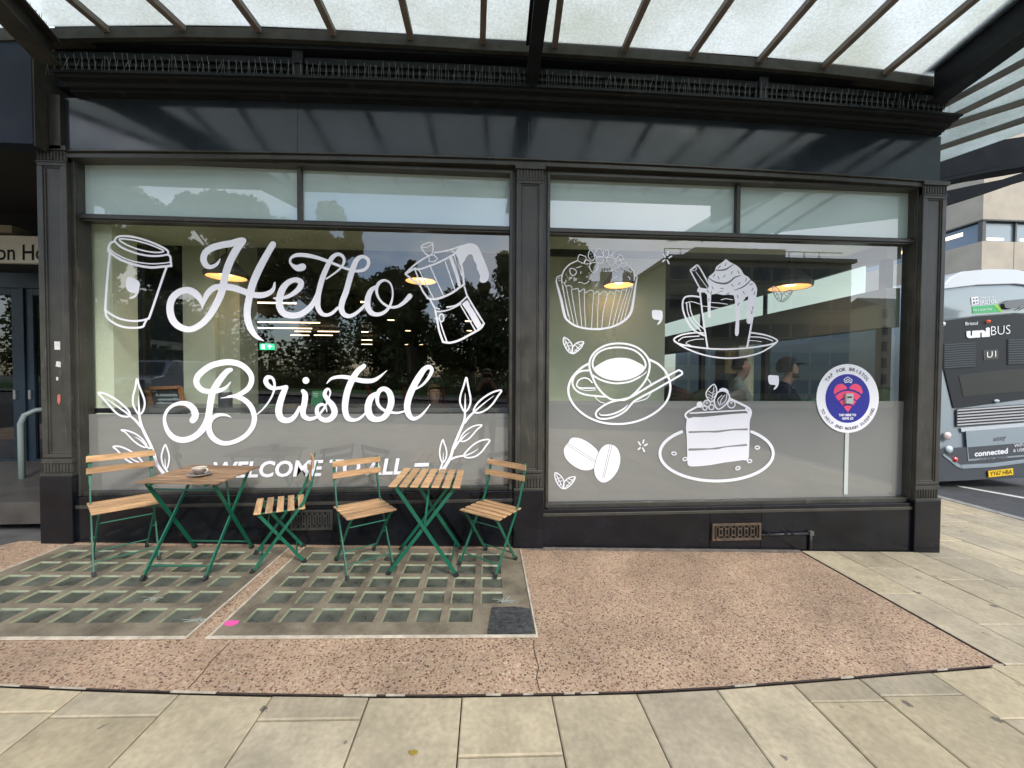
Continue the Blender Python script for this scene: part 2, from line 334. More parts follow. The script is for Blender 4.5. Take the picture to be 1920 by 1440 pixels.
# field is laid as strips so it can leave room for the two panels
def strip(x0,x1,ya,yb):
    mb.add([gp(x0,ya(x0)),gp(x1,ya(x1)),gp(x1,yb(x1)),gp(x0,yb(x0))],[(0,1,2,3)])
def fy(x): 
    y=pink_y(min(max(x,-7.5),3.0)); return y
bx=[-11,-9]+[-8+i*.25 for i in range(45) if -8+i*.25<3]+[3.03]
bx=sorted(set(bx+[PX0,PX1,PXg0,PXg1]))
for a_,b_ in zip(bx,bx[1:]):
    xm=(a_+b_)/2
    if PX0<xm<PX1 or PXg0<xm<PXg1:
        strip(a_,b_,fy,lambda x:PY0); strip(a_,b_,lambda x:PY1,lambda x:.05)
    elif xm<PX0-.3: strip(a_,b_,fy,lambda x:-.35 if x<-4 else .02)
    else: strip(a_,b_,fy,lambda x:.05)
mb.out('pavement',M_pink,kind='structure')
mb=MB(); rr1=random.Random(8); x_=PXg1+.05
while x_<XE:
    b_=min(XE,x_+.25); mb.add([gp(x_,-.055-rr1.uniform(0,.02),.0025),gp(b_,-.055-rr1.uniform(0,.02),.0025),gp(b_,.02,.0025),gp(x_,.02,.0025)],[(0,1,2,3)]); x_=b_
mb.out('pavement',mat('grimy_wall_gutter',(.16,.135,.11),.9,var=.4,vscale=18,bump=.5),kind='structure')
# worn dark paving in front of the entrance
mb=MB(); mb.add([gp(-11,-.35,-.002),gp(-3.78,-.35,-.004),gp(-3.78,2.0,-.004),gp(-11,2.0,-.002)],[(0,1,2,3)])
mb.out('pavement',mat('dark_entrance_paving',(.085,.083,.08),.75,var=.35,vscale=4,bump=.25),kind='structure')
# rubble edge lines
rr0=random.Random(12); ml_=MB()
mb=MB()
for p,q in zip(pb,pb[1:]):
    L_=(q-p).length; s_=0
    while s_<L_:
        e_=min(L_,s_+rr0.uniform(.02,.13))
        if rr0.random()<.8: mb.bar(p.lerp(q,s_/L_)+Vector((0,-.004+rr0.uniform(-.002,.001),-.001)),p.lerp(q,e_/L_)+Vector((0,-.004+rr0.uniform(-.002,.001),-.001)),rr0.uniform(.003,.007),.005)
        else: ml_.bar(p.lerp(q,s_/L_)+Vector((0,-.003,-.001)),p.lerp(q,e_/L_)+Vector((0,-.003,-.001)),rr0.uniform(.004,.009),.006)
        s_=e_
mb.bar(gp(XE+.004,0,.001),gp(XE+.004,-1.5,.001),.008,.006)
ml_.out('pavement_joint',mat('pale_mortar',(.42,.38,.3),.9,var=.3,vscale=30),kind='structure'); mb.out('pavement_joint',mat('joint_dark',(.05,.035,.03),.9,var=.4,vscale=20),kind='structure')
cpts=[G(1000,1206),G(1003,1228),G(1010,1250),G(1006,1272),G(1012,1296)]
mb=MB()
for p,q in zip(cpts,cpts[1:]): mb.bar(p+Vector((0,0,.001)),q+Vector((0,0,.001)),.004,.003)
cpts=[G(430,1206),G(396,1240),G(380,1262),G(352,1292)]
mb2=MB()
for p,q in zip(cpts,cpts[1:]): mb2.bar(p+Vector((0,0,.001)),q+Vector((0,0,.001)),.004,.003)
mc=mat('crack_dark',(.07,.045,.035),.9); mb.out('pavement_joint',mc,kind='structure'); mb2.out('pavement_joint',mc,kind='structure')
# ---- pavement lights
def pavement_light(x0,x1,label,cols_,rows,skip=()):
    c=gp((x0+x1)/2,(PY0+PY1)/2); e=empty('pavement_light',c,label,'pavement light','glass-block pavement lights')
    W_=x1-x0; px=.208; py=.2; cw=.158; ch=.146; mx0=.105; my0=.14
    def uvp(u,v_,dz): return gp(x0+u,PY0+v_,dz)
    us=[0]; 
    for i in range(cols_): us+=[mx0+i*px,mx0+i*px+cw]
    us.append(W_); vs_=[0]
    for j in range(rows): vs_+=[my0+j*py,my0+j*py+ch]
    vs_.append(PY1-PY0); fr=MB(); lp=MB()
    for i in range(len(us)-1):
        for j in range(len(vs_)-1):
            hole=i%2==1 and j%2==1 and ((i//2,j//2) not in skip)
            a0,a1,b0,b1=us[i],us[i+1],vs_[j],vs_[j+1]
            if not hole: fr.add([uvp(a0,b0,.005),uvp(a1,b0,.005),uvp(a1,b1,.005),uvp(a0,b1,.005)],[(0,1,2,3)])
            else:
                k=.009; o_=[uvp(a0,b0,.005),uvp(a1,b0,.005),uvp(a1,b1,.005),uvp(a0,b1,.005)]
                i_=[uvp(a0+k,b0+k*.3,-.006),uvp(a1-k*.3,b0+k*.3,-.006),uvp(a1-k*.3,b1-k*.8,-.006),uvp(a0+k,b1-k*.8,-.006)]
                lp.add(o_+i_,[(q,(q+1)%4,4+(q+1)%4,4+q) for q in range(4)])
    fr.out('concrete_frame',M_conc,e,recalc=False)
    lp.out('block_edges',M_lip,e,recalc=False)
    for i in range(cols_):
        for j in range(rows):
            if (i,j) in skip: continue
            a0=mx0+i*px; b0=my0+j*py; g_=MB(); g_.add([uvp(a0+.004,b0+.002,-.0055),uvp(a0+cw-.002,b0+.002,-.0055),uvp(a0+cw-.002,b0+ch-.004,-.0055),uvp(a0+.004,b0+ch-.004,-.0055)],[(0,1,2,3)])
            g_.out('glass_block',M_block,e,recalc=False)
    st=MB(); z=.008
    st.bar(uvp(-.01,0,z),uvp(W_+.005,0,z),.018,.008); st.bar(uvp(W_,0,z),uvp(W_,PY1-PY0,z),.012,.008); st.bar(uvp(0,0,z),uvp(0,PY1-PY0,z),.012,.008)
    st.out('edging_strip',M_strip,e)
    return e
pavement_light(PX0,PX1,'concrete pavement light of dark glass blocks under the left table','8',5) if 0 else None
e1=pavement_light(PX0,PX1,'square glass block pavement light under the table with the coffee cup',8,5)
e2=pavement_light(PXg0,PXg1,'square glass block pavement light with a black patch in its front corner',8,5,skip={(7,0)})
mb=MB(); a_,b_=PXg1-.30,PXg1-.015
pts=[(a_,PY0+.02),(a_+.15,PY0+.012),(b_,PY0+.03),(b_+.0,PY0+.27),(b_-.1,PY0+.29),(a_+.03,PY0+.28)]
mb.prism([gp(x,y,.0055) for x,y in pts],(0,0,.009))
rr=random.Random(3)
for i in range(5):
    u=i/4
    mb.bar(gp(a_+.06+.035*i,PY0+.09,.016),gp(a_+.06+.035*i,PY0+.22,.016),.008,.004)
    mb.bar(gp(a_+.05,PY0+.085+.034*i,.018),gp(a_+.21,PY0+.085+.034*i,.018),.008,.004)
mb.out('tar_patch',mat('black_tar',(.05,.051,.052),.6,var=.5,vscale=25,bump=.8,bscale=60),e2)
# litter and stains
def blob(name,c,r,m,label,cat,seed=1,th=.004,sx=1):
    rr=random.Random(seed); mb=MB(); pts=[]
    for k in range(14):
        t_=k/14*6.283; q=r*rr.uniform(.45,1.15); pts.append(gp(c.x+math.cos(t_)*q*sx,c.y+math.sin(t_)*q,.006))
    mb.prism(pts,(0,0,th)); return mb.out(name,m,label=label,cat=cat)
blob('paint_splash',G(437,1170),.042,mat('pink_paint',(.75,.09,.35),.6),'bright pink paint splash between the two pavement lights','paint mark',4,.001,1.3)
blob('yellow_leaf',G(775,1414),.012,mat('yellow_leaf',(.28,.2,.02),.7),'small yellow leaf lying in a slab joint at the bottom','leaf',8,.004,1.6)
def shards(c,label,seed):
    rr=random.Random(seed); mb=MB()
    for k in range(16):
        a=rr.uniform(0,6.28); l=rr.uniform(.02,.085); p=gp(c.x+rr.uniform(-.02,.02),c.y+rr.uniform(-.015,.015),.009)
        q=gp(p.x+math.cos(a)*l,p.y+math.sin(a)*l*.7,.0095); mb.bar(p,q,rr.uniform(.0015,.006),.002)
    mb.out('glass_crack',mat('white_glass_crack',(.30,.32,.28),.4),label=label,cat='cracked glass')
shards(G(945,1128),'white starburst crack in the block behind the black patch',2)
shards(G(285,1125),'white starburst crack in a block below the coffee table',5)
shards(G(372,1165),'white starburst crack in the front row of the left blocks',9)
# ============================================================ TWO-D INK: strokes, fills and letters drawn on a plane
def cat_rom(p,closed=False,n=6):
    o=[];N=len(p);seg=N if closed else N-1
    for i in range(seg):
        if closed: a,b,c,d=p[(i-1)%N],p[i],p[(i+1)%N],p[(i+2)%N]
        else: a,b,c,d=p[max(i-1,0)],p[i],p[i+1],p[min(i+2,N-1)]
        for k in range(n):
            t=k/n; o.append(tuple(.5*((2*b[j])+(-a[j]+c[j])*t+(2*a[j]-5*b[j]+4*c[j]-d[j])*t*t+(-a[j]+3*b[j]-3*c[j]+d[j])*t**3) for j in range(len(b))))
    if not closed: o.append(tuple(p[-1]))
    return o
class Ink:
    """collects strokes in photo-zoom coordinates and lays them on a plane"""
    def __init__(s,ox,oy,sc,plane=None,y=GY-.0015):
        s.ox,s.oy,s.sc=ox,oy,sc; s.mb=MB(); s.y=y; s.k=0; s.P=plane or (lambda px,py,y_: W(px,py,y_))
    def pt(s,x,y): 
        s.k+=1
        return s.P(s.ox+x/s.sc,s.oy+y/s.sc,s.y-s.k*2e-6)
    def st(s,pts,w=None,closed=False,m=0,n=6,smooth=True):
        pts=[(p[0],p[1],(p[2] if len(p)>2 else w)) for p in pts]
        q=cat_rom(pts,closed,n) if smooth and len(pts)>2 else list(pts)
        N=len(q); vs=[];fs=[]; norm=[]
        for i in range(N):
            a=q[(i-1)%N] if closed else q[max(i-1,0)]; b=q[(i+1)%N] if closed else q[min(i+1,N-1)]
            dx,dy=b[0]-a[0],b[1]-a[1]; l=math.hypot(dx,dy) or 1; norm.append((-dy/l,dx/l))
        for i,(x,y,ww) in enumerate(q):
            nx,ny=norm[i]; h=max(ww,1)/2
            a=s.pt(x+nx*h,y+ny*h); b=s.pt(x-nx*h,y-ny*h); vs+=[a,b]
        for i in range(N-1): fs.append((2*i,2*i+1,2*i+3,2*i+2))
        if closed: fs.append((2*N-2,2*N-1,1,0))
        s.mb.add(vs,fs,m)
        if not closed:
            for e_,sg in ((0,-1),(N-1,1)):
                x,y,ww=q[e_]; nx,ny=norm[e_]; tx,ty=ny*sg,-nx*sg; h=max(ww,1)/2
                c=[s.pt(x,y)]
                for k in range(7):
                    a=math.pi*k/6; c.append(s.pt(x+nx*h*math.cos(a)+tx*h*math.sin(a),y+ny*h*math.cos(a)+ty*h*math.sin(a)))
                s.mb.add(c,[(0,k+1,k+2) for k in range(6)],m)
        return s
    def fill(s,pts,m=0,smooth=True,n=5):
        q=cat_rom(pts,True,n) if smooth else pts
        s.k+=4
        k0=s.k; V=[]
        for p in q: s.k=k0; V.append(s.pt(p[0],p[1]))
        tt=tessellate_polygon([[Vector((p[0],p[1],0)) for p in q]])
        s.mb.add(V,[tuple(f) for f in tt],m); return s
    def ell(s,cx,cy,rx,ry,w,m=0,rot=0,a0=0,a1=360,n=36):
        c,sn=math.cos(R(rot)),math.sin(R(rot)); pts=[]
        full=abs(a1-a0)>=360; k=n
        for i in range(k if full else k+1):
            a=R(a0+(a1-a0)*i/k); x,y=rx*math.cos(a),ry*math.sin(a); pts.append((cx+x*c-y*sn,cy+x*sn+y*c,w))
        return s.st(pts,closed=full,m=m,smooth=False)
    def disc(s,cx,cy,rx,ry,m=0,n=40):
        return s.fill([(cx+rx*math.cos(6.28318*i/n),cy+ry*math.sin(6.28318*i/n)) for i in range(n)],m,False)
    def text(s,txt,x0,y0,x1,y1,h,off=0,shear=0,m=0,spacing=1):
        """baseline from (x0,y0) to (x1,y1), cap height h"""
        vs,fs=glyphs(txt,off,shear,spacing); 
        if not vs: return s
        X0=min(v[0] for v in vs);X1=max(v[0] for v in vs); ch=CAP
        L_=X1-X0; dx,dy=(x1-x0)/L_,(y1-y0)/L_; s.k+=4; k0=s.k; V=[]
        for vx,vy in vs:
            s.k=k0; u=(vx-X0); V.append(s.pt(x0+dx*u,y0+dy*u-vy*h/ch))
        s.mb.add(V,fs,m); return s
    def arc_text(s,txt,cx,cy,rx,ry,a0,a1,h,off=0,m=0,inward=False):
        """letters one by one on an ellipse, angles in degrees, screen y down"""
        n=len(txt)
        for i,ch in enumerate(txt):
            if ch==' ': continue
            vs,fs=glyphs(ch,off,0,1); w_=(max(v[0] for v in vs)+min(v[0] for v in vs))/2
            a=R(a0+(a1-a0)*i/(n-1)); bx_,by_=cx+rx*math.cos(a),cy+ry*math.sin(a)
            tx,ty=-rx*math.sin(a),ry*math.cos(a); l=math.hypot(tx,ty); tx,ty=tx/l,ty/l
            if inward: tx,ty=-tx,-ty
            ux,uy=ty,-tx      # up direction of the letter (screen)
            s.k+=4;k0=s.k;V=[]
            for vx,vy in vs:
                s.k=k0; a_,b_=(vx-w_)*h/CAP,(vy-CAP/2)*h/CAP
                V.append(s.pt(bx_+tx*a_+ux*b_,by_+ty*a_+uy*b_))
            s.mb.add(V,fs,m)
        return s
    def out(s,name,mats,parent=None,**k): return s.mb.out(name,mats,parent,recalc=False,**k)
CAP=.73
GC={}
def glyphs(txt,off=0,shear=0,spacing=1):
    key=(txt,off,shear,spacing)
    if key in GC: return GC[key]
    c=bpy.data.curves.new('tmp','FONT'); c.body=txt; c.size=1; c.offset=off; c.shear=shear; c.space_character=spacing; c.resolution_u=3
    o=bpy.data.objects.new('tmp',c); S.collection.objects.link(o)
    me=bpy.data.meshes.new_from_object(o); vs=[(v.co.x,v.co.y) for v in me.vertices]; fs=[tuple(p.vertices) for p in me.polygons]
    bpy.data.objects.remove(o); bpy.data.meshes.remove(me); bpy.data.curves.remove(c)
    GC[key]=(vs,fs); return GC[key]
# ============================================================ WINDOW GRAPHICS
def decal(ink,name,label,cat='window decal',mats=None,group=None):
    return ink.out(name,mats or [M_white,M_gap],label=label,cat=cat,group=group)
# --- Hello
i=Ink(300,430,6.545)
i.st([(738,362,10),(715,405,30),(680,440,42),(620,462,52),(565,440,70),(533,365,80),(560,285,82),(640,228,84),(760,192,82),(880,172,84),(960,145,78),(1015,135,72)])
i.st([(1020,140,78),(950,230,92),(875,360,95),(820,500,95),(785,640,92),(755,770,92),(700,900,88),(620,1040,82),(510,1160,76),(370,1228,72),(240,1195,80),(155,1110,88),(122,980,90),(145,860,88),(220,780,82),(320,745,80),(410,772,84),(475,832,74),(510,900,46),(518,965,12)])
i.st([(518,965,12),(545,870,52),(590,780,72),(670,715,72),(780,705,78),(900,718,80),(1020,758,76),(1130,800,74),(1250,808,72),(1340,780,62),(1392,730,46),(1408,655,22)])
i.st([(1385,185,78),(1300,330,86),(1210,500,92),(1135,680,92),(1092,850,86),(1070,1000,86),(1080,1120,84),(1120,1230,76),(1185,1315,52),(1272,1368,10)])
i.ox=520
i.st([(-52,846,10),(-30,846,26),(20,842,36),(110,832,42),(200,785,56),(275,715,70),(288,650,72),(220,620,62),(130,655,70),(60,740,84),(28,850,86),(30,950,88),(80,1030,82),(180,1058,74),(290,1040,74),(390,970,72),(450,890,62),(500,790,60)])
i.st([(600,608,18),(700,540,22),(780,470,26),(818,400,34),(805,335,38),(745,305,42),(680,340,55),(625,430,62),(560,580,68),(515,740,68),(495,860,70),(500,960,65),(540,1030,55),(600,1052,42),(670,1030,40),(740,965,35)])
i.st([(308,462,90),(250,474,80),(195,448,44),(158,405,26),(168,352,32),(230,318,46),(320,315,50),(420,330,48),(530,360,42),(640,400,36),(740,440,32),(840,480,30),(930,505,30)])
i.st([(930,508,30),(1000,512,38),(1075,490,42),(1118,430,42),(1108,365,42),(1045,336,44),(980,370,60),(932,470,70),(890,600,72),(845,760,72),(800,880,72),(785,970,70),(815,1040,62),(880,1065,50),(950,1040,42),(1020,985,38),(1075,930,35)])
i.st([(1215,700,36),(1150,750,60),(1110,850,72),(1110,950,72),(1150,1020,64),(1220,1045,48),(1300,1025,42),(1370,960,34),(1408,860,24),(1416,760,20),(1390,670,22),(1340,630,26),(1290,630,34),(1240,668,42),(1218,730,38),(1228,810,30),(1270,880,26),(1330,930,28),(1400,957,32),(1480,945,36),(1550,900,46),(1600,850,58),(1625,820,64)])
decal(i,'window_lettering','white script lettering reading Hello on the left window','window lettering')
# --- Bristol
i=Ink(290,660,7.58)
i.st([(1085,252,56),(1030,275,76),(945,370,90),(872,480,95),(818,590,95),(792,720,95),(775,850,95),(752,960,95),(700,1070,95),(610,1170,88),(500,1232,86),(380,1250,84),(270,1215,80),(190,1130,68),(147,1020,54),(142,920,46),(180,830,44),(250,765,46),(350,730,56),(450,735,75),(530,785,90),(572,860,100),(572,925,100),(540,970,92)])
i.st([(1078,428,14),(1010,505,42),(900,552,62),(760,560,70),(660,530,75),(597,450,85),(605,360,88),(685,270,86),(800,195,85),(940,155,85),(1080,145,85),(1210,175,82),(1310,245,78),(1372,340,75),(1370,440,75),(1320,525,72),(1220,595,64),(1120,628,40),(1030,642,22),(940,655,8)])
i.st([(1040,632,24),(1130,628,50),(1200,645,64),(1290,692,72),(1370,780,76),(1412,890,75),(1415,980,74),(1380,1080,70),(1300,1180,66),(1180,1255,64),(1040,1297,62),(930,1285,70),(830,1220,80),(775,1120,84),(775,1020,76),(815,945,66),(890,900,54),(970,892,40),(1040,905,28),(1087,932,8)])
i.ox,i.oy,i.sc=480,670,5.647
i.st([(-2,614,10),(70,550,16),(135,470,18),(180,385,20),(196,310,26),(188,245,28),(160,212,32),(120,215,48),(103,255,52),(130,300,50),(180,328,42),(240,325,32),(318,318,50)],n=8)
i.st([(318,318,50),(285,390,64),(255,480,70),(240,570,74),(260,640,70),(312,668,60),(370,658,54),(420,610,44),(462,530,32)])
i.st([(497,358,44),(520,395,60),(514,480,62),(497,560,62),(507,620,56),(560,652,44),(620,642,34),(660,618,24)])
i.disc(528,245,36,36)
i.st([(655,622,20),(700,568,24),(740,505,20),(770,430,16),(787,375,18),(770,336,22),(742,348,34),(728,395,44),(760,450,52),(810,510,64),(832,580,66),(800,642,60),(740,665,52),(680,642,48),(645,580,44),(655,522,38),(700,498,30),(735,520,20),(752,578,8)],n=8)
i.st([(1142,92,48),(1075,150,60),(1012,250,66),(968,360,68),(945,480,68),(945,570,64),(970,640,58),(1030,665,38),(1100,645,28),(1175,575,22)])
i.st([(750,275,10),(800,225,28),(880,207,36),(970,212,42),(1060,235,48),(1150,250,50),(1240,245,44),(1310,205,28),(1387,138,5)])
i.st([(1300,372,30),(1225,420,62),(1190,500,72),(1190,580,76),(1225,640,70),(1290,658,56),(1360,630,58),(1410,550,66),(1432,460,68),(1412,375,62),(1360,334,50),(1310,352,48),(1285,410,42),(1290,490,36),(1340,550,30),(1420,580,30),(1500,588,24),(1580,568,20)],n=8)
i.st([(1692,335,16),(1765,290,24),(1828,215,32),(1862,140,40),(1840,104,44),(1790,118,52),(1735,190,64),(1672,300,70),(1620,420,70),(1600,530,68),(1620,610,60),(1665,650,42),(1730,628,30),(1790,570,20),(1846,495,5)])
decal(i,'window_lettering','white script lettering reading Bristol on the left window','window lettering')
# --- WELCOME TO ALL
i=Ink(380,840,4.267)
i.text('WELCOME TO ALL',86,238,1612,206,128,off=.028,shear=.18,spacing=1.02)
decal(i,'window_lettering','white capitals reading welcome to all on the grey film','window lettering')
i=Ink(380,840,4.267); i.fill([(1697,122),(1812,118),(1808,147),(1693,151)],0,False); decal(i,'window_decal','short white dash after welcome to all')
# --- takeaway cup
i=Ink(170,430,7.2)
for p,w_ in (([(322,155),(350,108),(430,90),(560,100),(720,140),(880,200),(1000,260),(1045,300),(1040,345)],27),([(325,160),(400,232),(520,290),(660,335),(800,358),(930,358),(1040,340)],26),
  ([(320,160),(265,190),(240,250),(235,292)],28),([(250,262),(340,330),(480,400),(640,445),(820,465),(980,457),(1075,442)],17),([(240,292),(340,372),(480,440),(650,490),(820,514),(980,502),(1088,492)],33),
  ([(1045,338),(1075,372),(1080,430),(1088,495)],30),([(258,330),(240,500),(215,780),(195,1095)],31),([(195,1090),(280,1150),(400,1208),(560,1237),(700,1228),(785,1200)],26),([(1020,520),(930,780),(840,1050),(785,1205)],31),
  ([(202,1100),(212,1175),(290,1250),(420,1312),(580,1330),(700,1315),(728,1270),(755,1220)],28)): i.st([(a,b,w_) for a,b in p])
i.st([(385,135,20),(480,132,20),(620,155,20),(780,200,20),(920,255,20),(985,297,20),(900,312,20),(760,297,20),(600,255,20),(460,195,20)],closed=True)
i.fill([(507,645),(600,672),(662,722),(655,800),(642,860),(600,920),(540,940),(520,920),(585,890),(600,862),(530,850),(482,800),(475,730)],n=3)
decal(i,'window_decal','white line drawing of a lidded takeaway cup beside Hello')
# --- moka pot
i=Ink(740,440,6.545)
i.st([(328,150,16),(375,112,16),(455,96,16),(470,150,16),(465,215,16),(440,250,16),(400,248,16),(358,210,16)],closed=True); i.st([(335,160,12),(400,152,12),(462,118,12)])
i.st([(420,258,16),(480,248,16),(527,295,16),(480,332,16),(425,332,16)],closed=True,smooth=False)
for p,w_ in (([(132,475),(220,392),(300,330),(405,265)],22),([(490,222),(600,205),(700,180),(830,135)],21),([(132,485),(250,410)],20),([(170,460),(240,420),(300,425),(400,395),(520,350),(640,290),(745,232)],25),
  ([(140,490),(220,555),(300,610),(350,700),(410,782)],22),([(248,430),(300,560),(320,620)],18),([(300,440),(480,785)],14),([(440,400),(600,750)],14),([(620,330),(742,685)],14),
  ([(408,780),(490,792),(600,762),(720,704),(800,645),(850,612)],27),([(690,290),(730,400),(770,520),(795,620)],40),([(790,230),(830,420),(852,610)],26),([(730,240),(775,370),(820,500)],22),
  ([(855,640),(887,745)],20),([(430,790),(492,900)],22),([(492,895),(550,912)],14),([(642,890),(740,872),(820,822),(890,755)],20),([(510,945),(600,938),(700,908),(812,850)],16),
  ([(497,925),(520,1040),(547,1180),(592,1312)],25),([(592,1315),(680,1326),(800,1292),(930,1222),(1050,1152),(1095,1090)],26),([(892,755),(960,870),(1040,1000),(1095,1090)],22),([(812,870),(990,1175)],16),
  ([(562,1080),(600,1200),(640,1312)],17),([(497,1030),(540,1026)],18),([(700,200),(740,225)],16)): i.st([(a,b,w_) for a,b in p])
i.ell(575,1020,28,46,18); i.ell(790,190,14,22,10)
i.fill([(745,205),(830,132),(905,105),(980,115),(1030,160),(1080,270),(1130,390),(1157,480),(1142,560),(1090,592),(1040,570),(1050,515),(1030,460),(1008,420),(1005,370),(975,320),(960,265),(930,238),(890,262),(862,310),(830,362),(805,385),(780,300)],n=3)
i.fill([(825,850),(890,800),(930,860),(1070,1110),(1020,1160),(985,1110),(900,960)],0,False)
i.st([(925,860,12),(1080,1085,12)],m=1); i.st([(745,250,10),(832,600,10)],m=1)
decal(i,'window_decal','white line drawing of a tilted stovetop moka pot')
# --- sprigs
def sprig(i,main,leaves,label):
    i.st(main)
    for out_,w_,vein,link in leaves:
        i.st([(a,b,w_) for a,b in out_],closed=True,n=4)
        i.st(vein); 
        if link: i.st(link)
    decal(i,'window_decal',label)
sprig(Ink(170,700,7.2),[(655,540,30),(665,620,36),(690,720,40),(740,830,42),(800,950,42),(850,1070,42),(890,1200,42),(930,1280,45),(1000,1370,50)],[
 ([(625,70),(600,200),(575,300),(570,400),(610,500),(655,552),(700,520),(727,440),(725,360),(690,260),(650,160)],26,[(648,300,6),(650,420,22),(655,540,30)],None),
 ([(100,262),(200,277),(330,345),(450,440),(525,530),(520,580),(430,580),(340,530),(240,420),(160,330)],26,[(210,345,6),(350,440,20),(520,560,26)],[(530,572,28),(600,630,32),(672,712,36)]),
 ([(408,765),(500,775),(610,820),(700,890),(755,970),(740,1000),(670,975),(590,920),(520,850),(460,790)],22,[(600,860,6),(670,900,18),(750,980,22)],[(750,985,24),(810,1030,28),(845,1078,32)]),
 ([(303,990),(400,990),(520,1040),(620,1110),(690,1185),(700,1225),(600,1225),(520,1190),(430,1120),(360,1040)],24,[(480,1110,6),(580,1170,18),(690,1220,22)],[(700,1220,24),(800,1225,26),(900,1250,34)]),
 ([(1005,965),(970,1050),(955,1130),(975,1230),(1010,1292),(1040,1260),(1060,1170),(1055,1090),(1030,1010)],22,[(1003,1150,6),(1008,1280,22)],[(1010,1285,26),(1050,1355,30)])],
 'white leafy sprig drawing at the lower left of the Hello window')
sprig(Ink(800,700,7.2),[(515,520,28),(515,580,28),(500,660,32),(450,780,34),(400,900,36),(360,1000,36),(330,1110,38),(295,1185,42),(215,1310,46)],[
 ([(535,55),(500,170),(460,290),(450,390),(480,470),(515,517),(560,480),(590,400),(590,320),(570,220),(552,130)],24,[(520,270,5),(520,400,20),(517,520,26)],None),
 ([(1010,230),(900,252),(780,320),(690,400),(640,480),(640,525),(720,530),(820,480),(900,400),(960,310)],24,[(905,305,6),(780,400,16),(640,520,24)],[(630,530,28),(570,590,30),(512,665,34)]),
 ([(747,698),(640,710),(550,760),(480,830),(450,900),(490,920),(560,890),(620,830),(680,760)],20,[(580,795,5),(520,840,16),(455,905,22)],[(450,900,22),(420,940,26),(370,1012,32)]),
 ([(852,903),(760,900),(650,950),(560,1030),(500,1110),(560,1140),(660,1120),(740,1060),(800,980)],22,[(695,1020,6),(600,1080,16),(500,1115,22)],[(500,1112,24),(400,1130,26),(325,1160,30)]),
 ([(218,895),(185,990),(175,1080),(190,1160),(215,1208),(250,1170),(270,1090),(260,1010),(235,940)],20,[(225,1070,5),(222,1190,18)],[(215,1200,24),(180,1312,30)])],
 'white leafy sprig drawing beside the dash after welcome to all')
# --- cupcake
i=Ink(1030,460,8.472)
for p in ([(115,540,16),(112,580,22),(150,720,34),(200,920,42),(240,1100,42),(280,1180,36),(400,1270,32),(560,1316,30),(740,1332,30),(920,1312,30),(1080,1262,30),(1220,1170,36),(1300,1050,40),(1340,850,36),(1368,650,28),(1390,530,18)],
  [(200,600,14),(196,530,16),(205,470,18),(245,380,19),(320,305,19),(400,262,18),(455,238,16)],[(1270,330,18),(1330,400,19),(1352,480,18),(1345,560,14)],[(190,472,14),(125,505,14),(112,545,14)],[(1345,470,14),(1390,495,14),(1392,540,12)],
  [(140,520,10),(180,520,8)],[(150,560,10),(185,555,8)]): i.st(p)
i.st([(x,y,11) for x,y in ((195,600),(230,592),(262,645),(300,640),(350,650),(370,700),(450,682),(480,735),(550,690),(575,750),(640,715),(690,722),(710,765),(770,730),(800,782),(850,735),(895,735),(930,780),(970,735),(1040,762),(1060,712),(1130,742),(1170,700),(1220,712),(1250,655),(1300,672),(1340,605))],n=4)
for a in ((200,620,330,1190),(268,655,390,1235),(350,705,447,1268),(468,725,517,1292),(555,740,577,1308),(705,765,672,1312),(787,775,762,1312),(1050,755,945,1292),(1150,735,1008,1282),(1230,712,1068,1252),(1275,692,1128,1222),(1332,640,1190,1180),(215,640,300,1120)):
    i.st([(a[0],a[1],10),((a[0]+a[2])/2-4,(a[1]+a[3])/2,9),(a[2],a[3],10)])
i.st([(922,775,11),(905,860,11),(880,950,10),(850,1120,10),(835,1312,10)])
for p in ([(475,150),(530,162),(585,190),(555,280),(500,268),(452,235)],[(618,150),(650,75),(700,125),(722,200),(672,245),(632,200)],[(718,120),(785,52),(832,105),(850,180),(780,185),(730,160)],[(740,210),(800,175),(862,212),(832,282),(760,272)],
  [(868,88),(930,80),(942,150),(902,198),(858,160)],[(920,200),(1000,202),(1042,250),(1000,318),(950,300),(902,240)],[(1010,130),(1068,85),(1092,150),(1060,218),(1000,200)],[(1090,150),(1150,168),(1172,220),(1120,232)],[(1050,262),(1130,240),(1132,312),(1080,312)],
  [(1148,292),(1240,280),(1200,332),(1140,332)],[(1232,272),(1290,280),(1268,335)],[(698,432),(642,365),(650,295),(710,270),(768,298),(758,370)],[(330,370),(400,378),(432,430),(380,482),(332,440)],[(940,150),(1000,170),(1040,210),(980,200)],[(560,250),(600,230),(660,270),(620,295),(560,290)]):
    i.st([(a,b,13) for a,b in p],closed=True,n=3)
for p in ([(430,355),(470,345),(505,330)],[(460,590),(510,590),(550,610),(590,598),(632,565)],[(740,655),(750,625),(772,605)],[(978,605),(1000,530),(1050,515),(1080,490)],[(950,412),(1040,370),(1130,345),(1180,385),(1230,388),(1300,432)],[(880,415),(920,412)],[(1250,495),(1275,520),(1278,550)],[(505,420),(498,445)],[(590,505),(618,490)],[(1040,408),(1075,420)]):
    i.st([(a,b,11) for a,b in p])
decal(i,'window_decal','white line drawing of a cupcake in a pleated paper case')
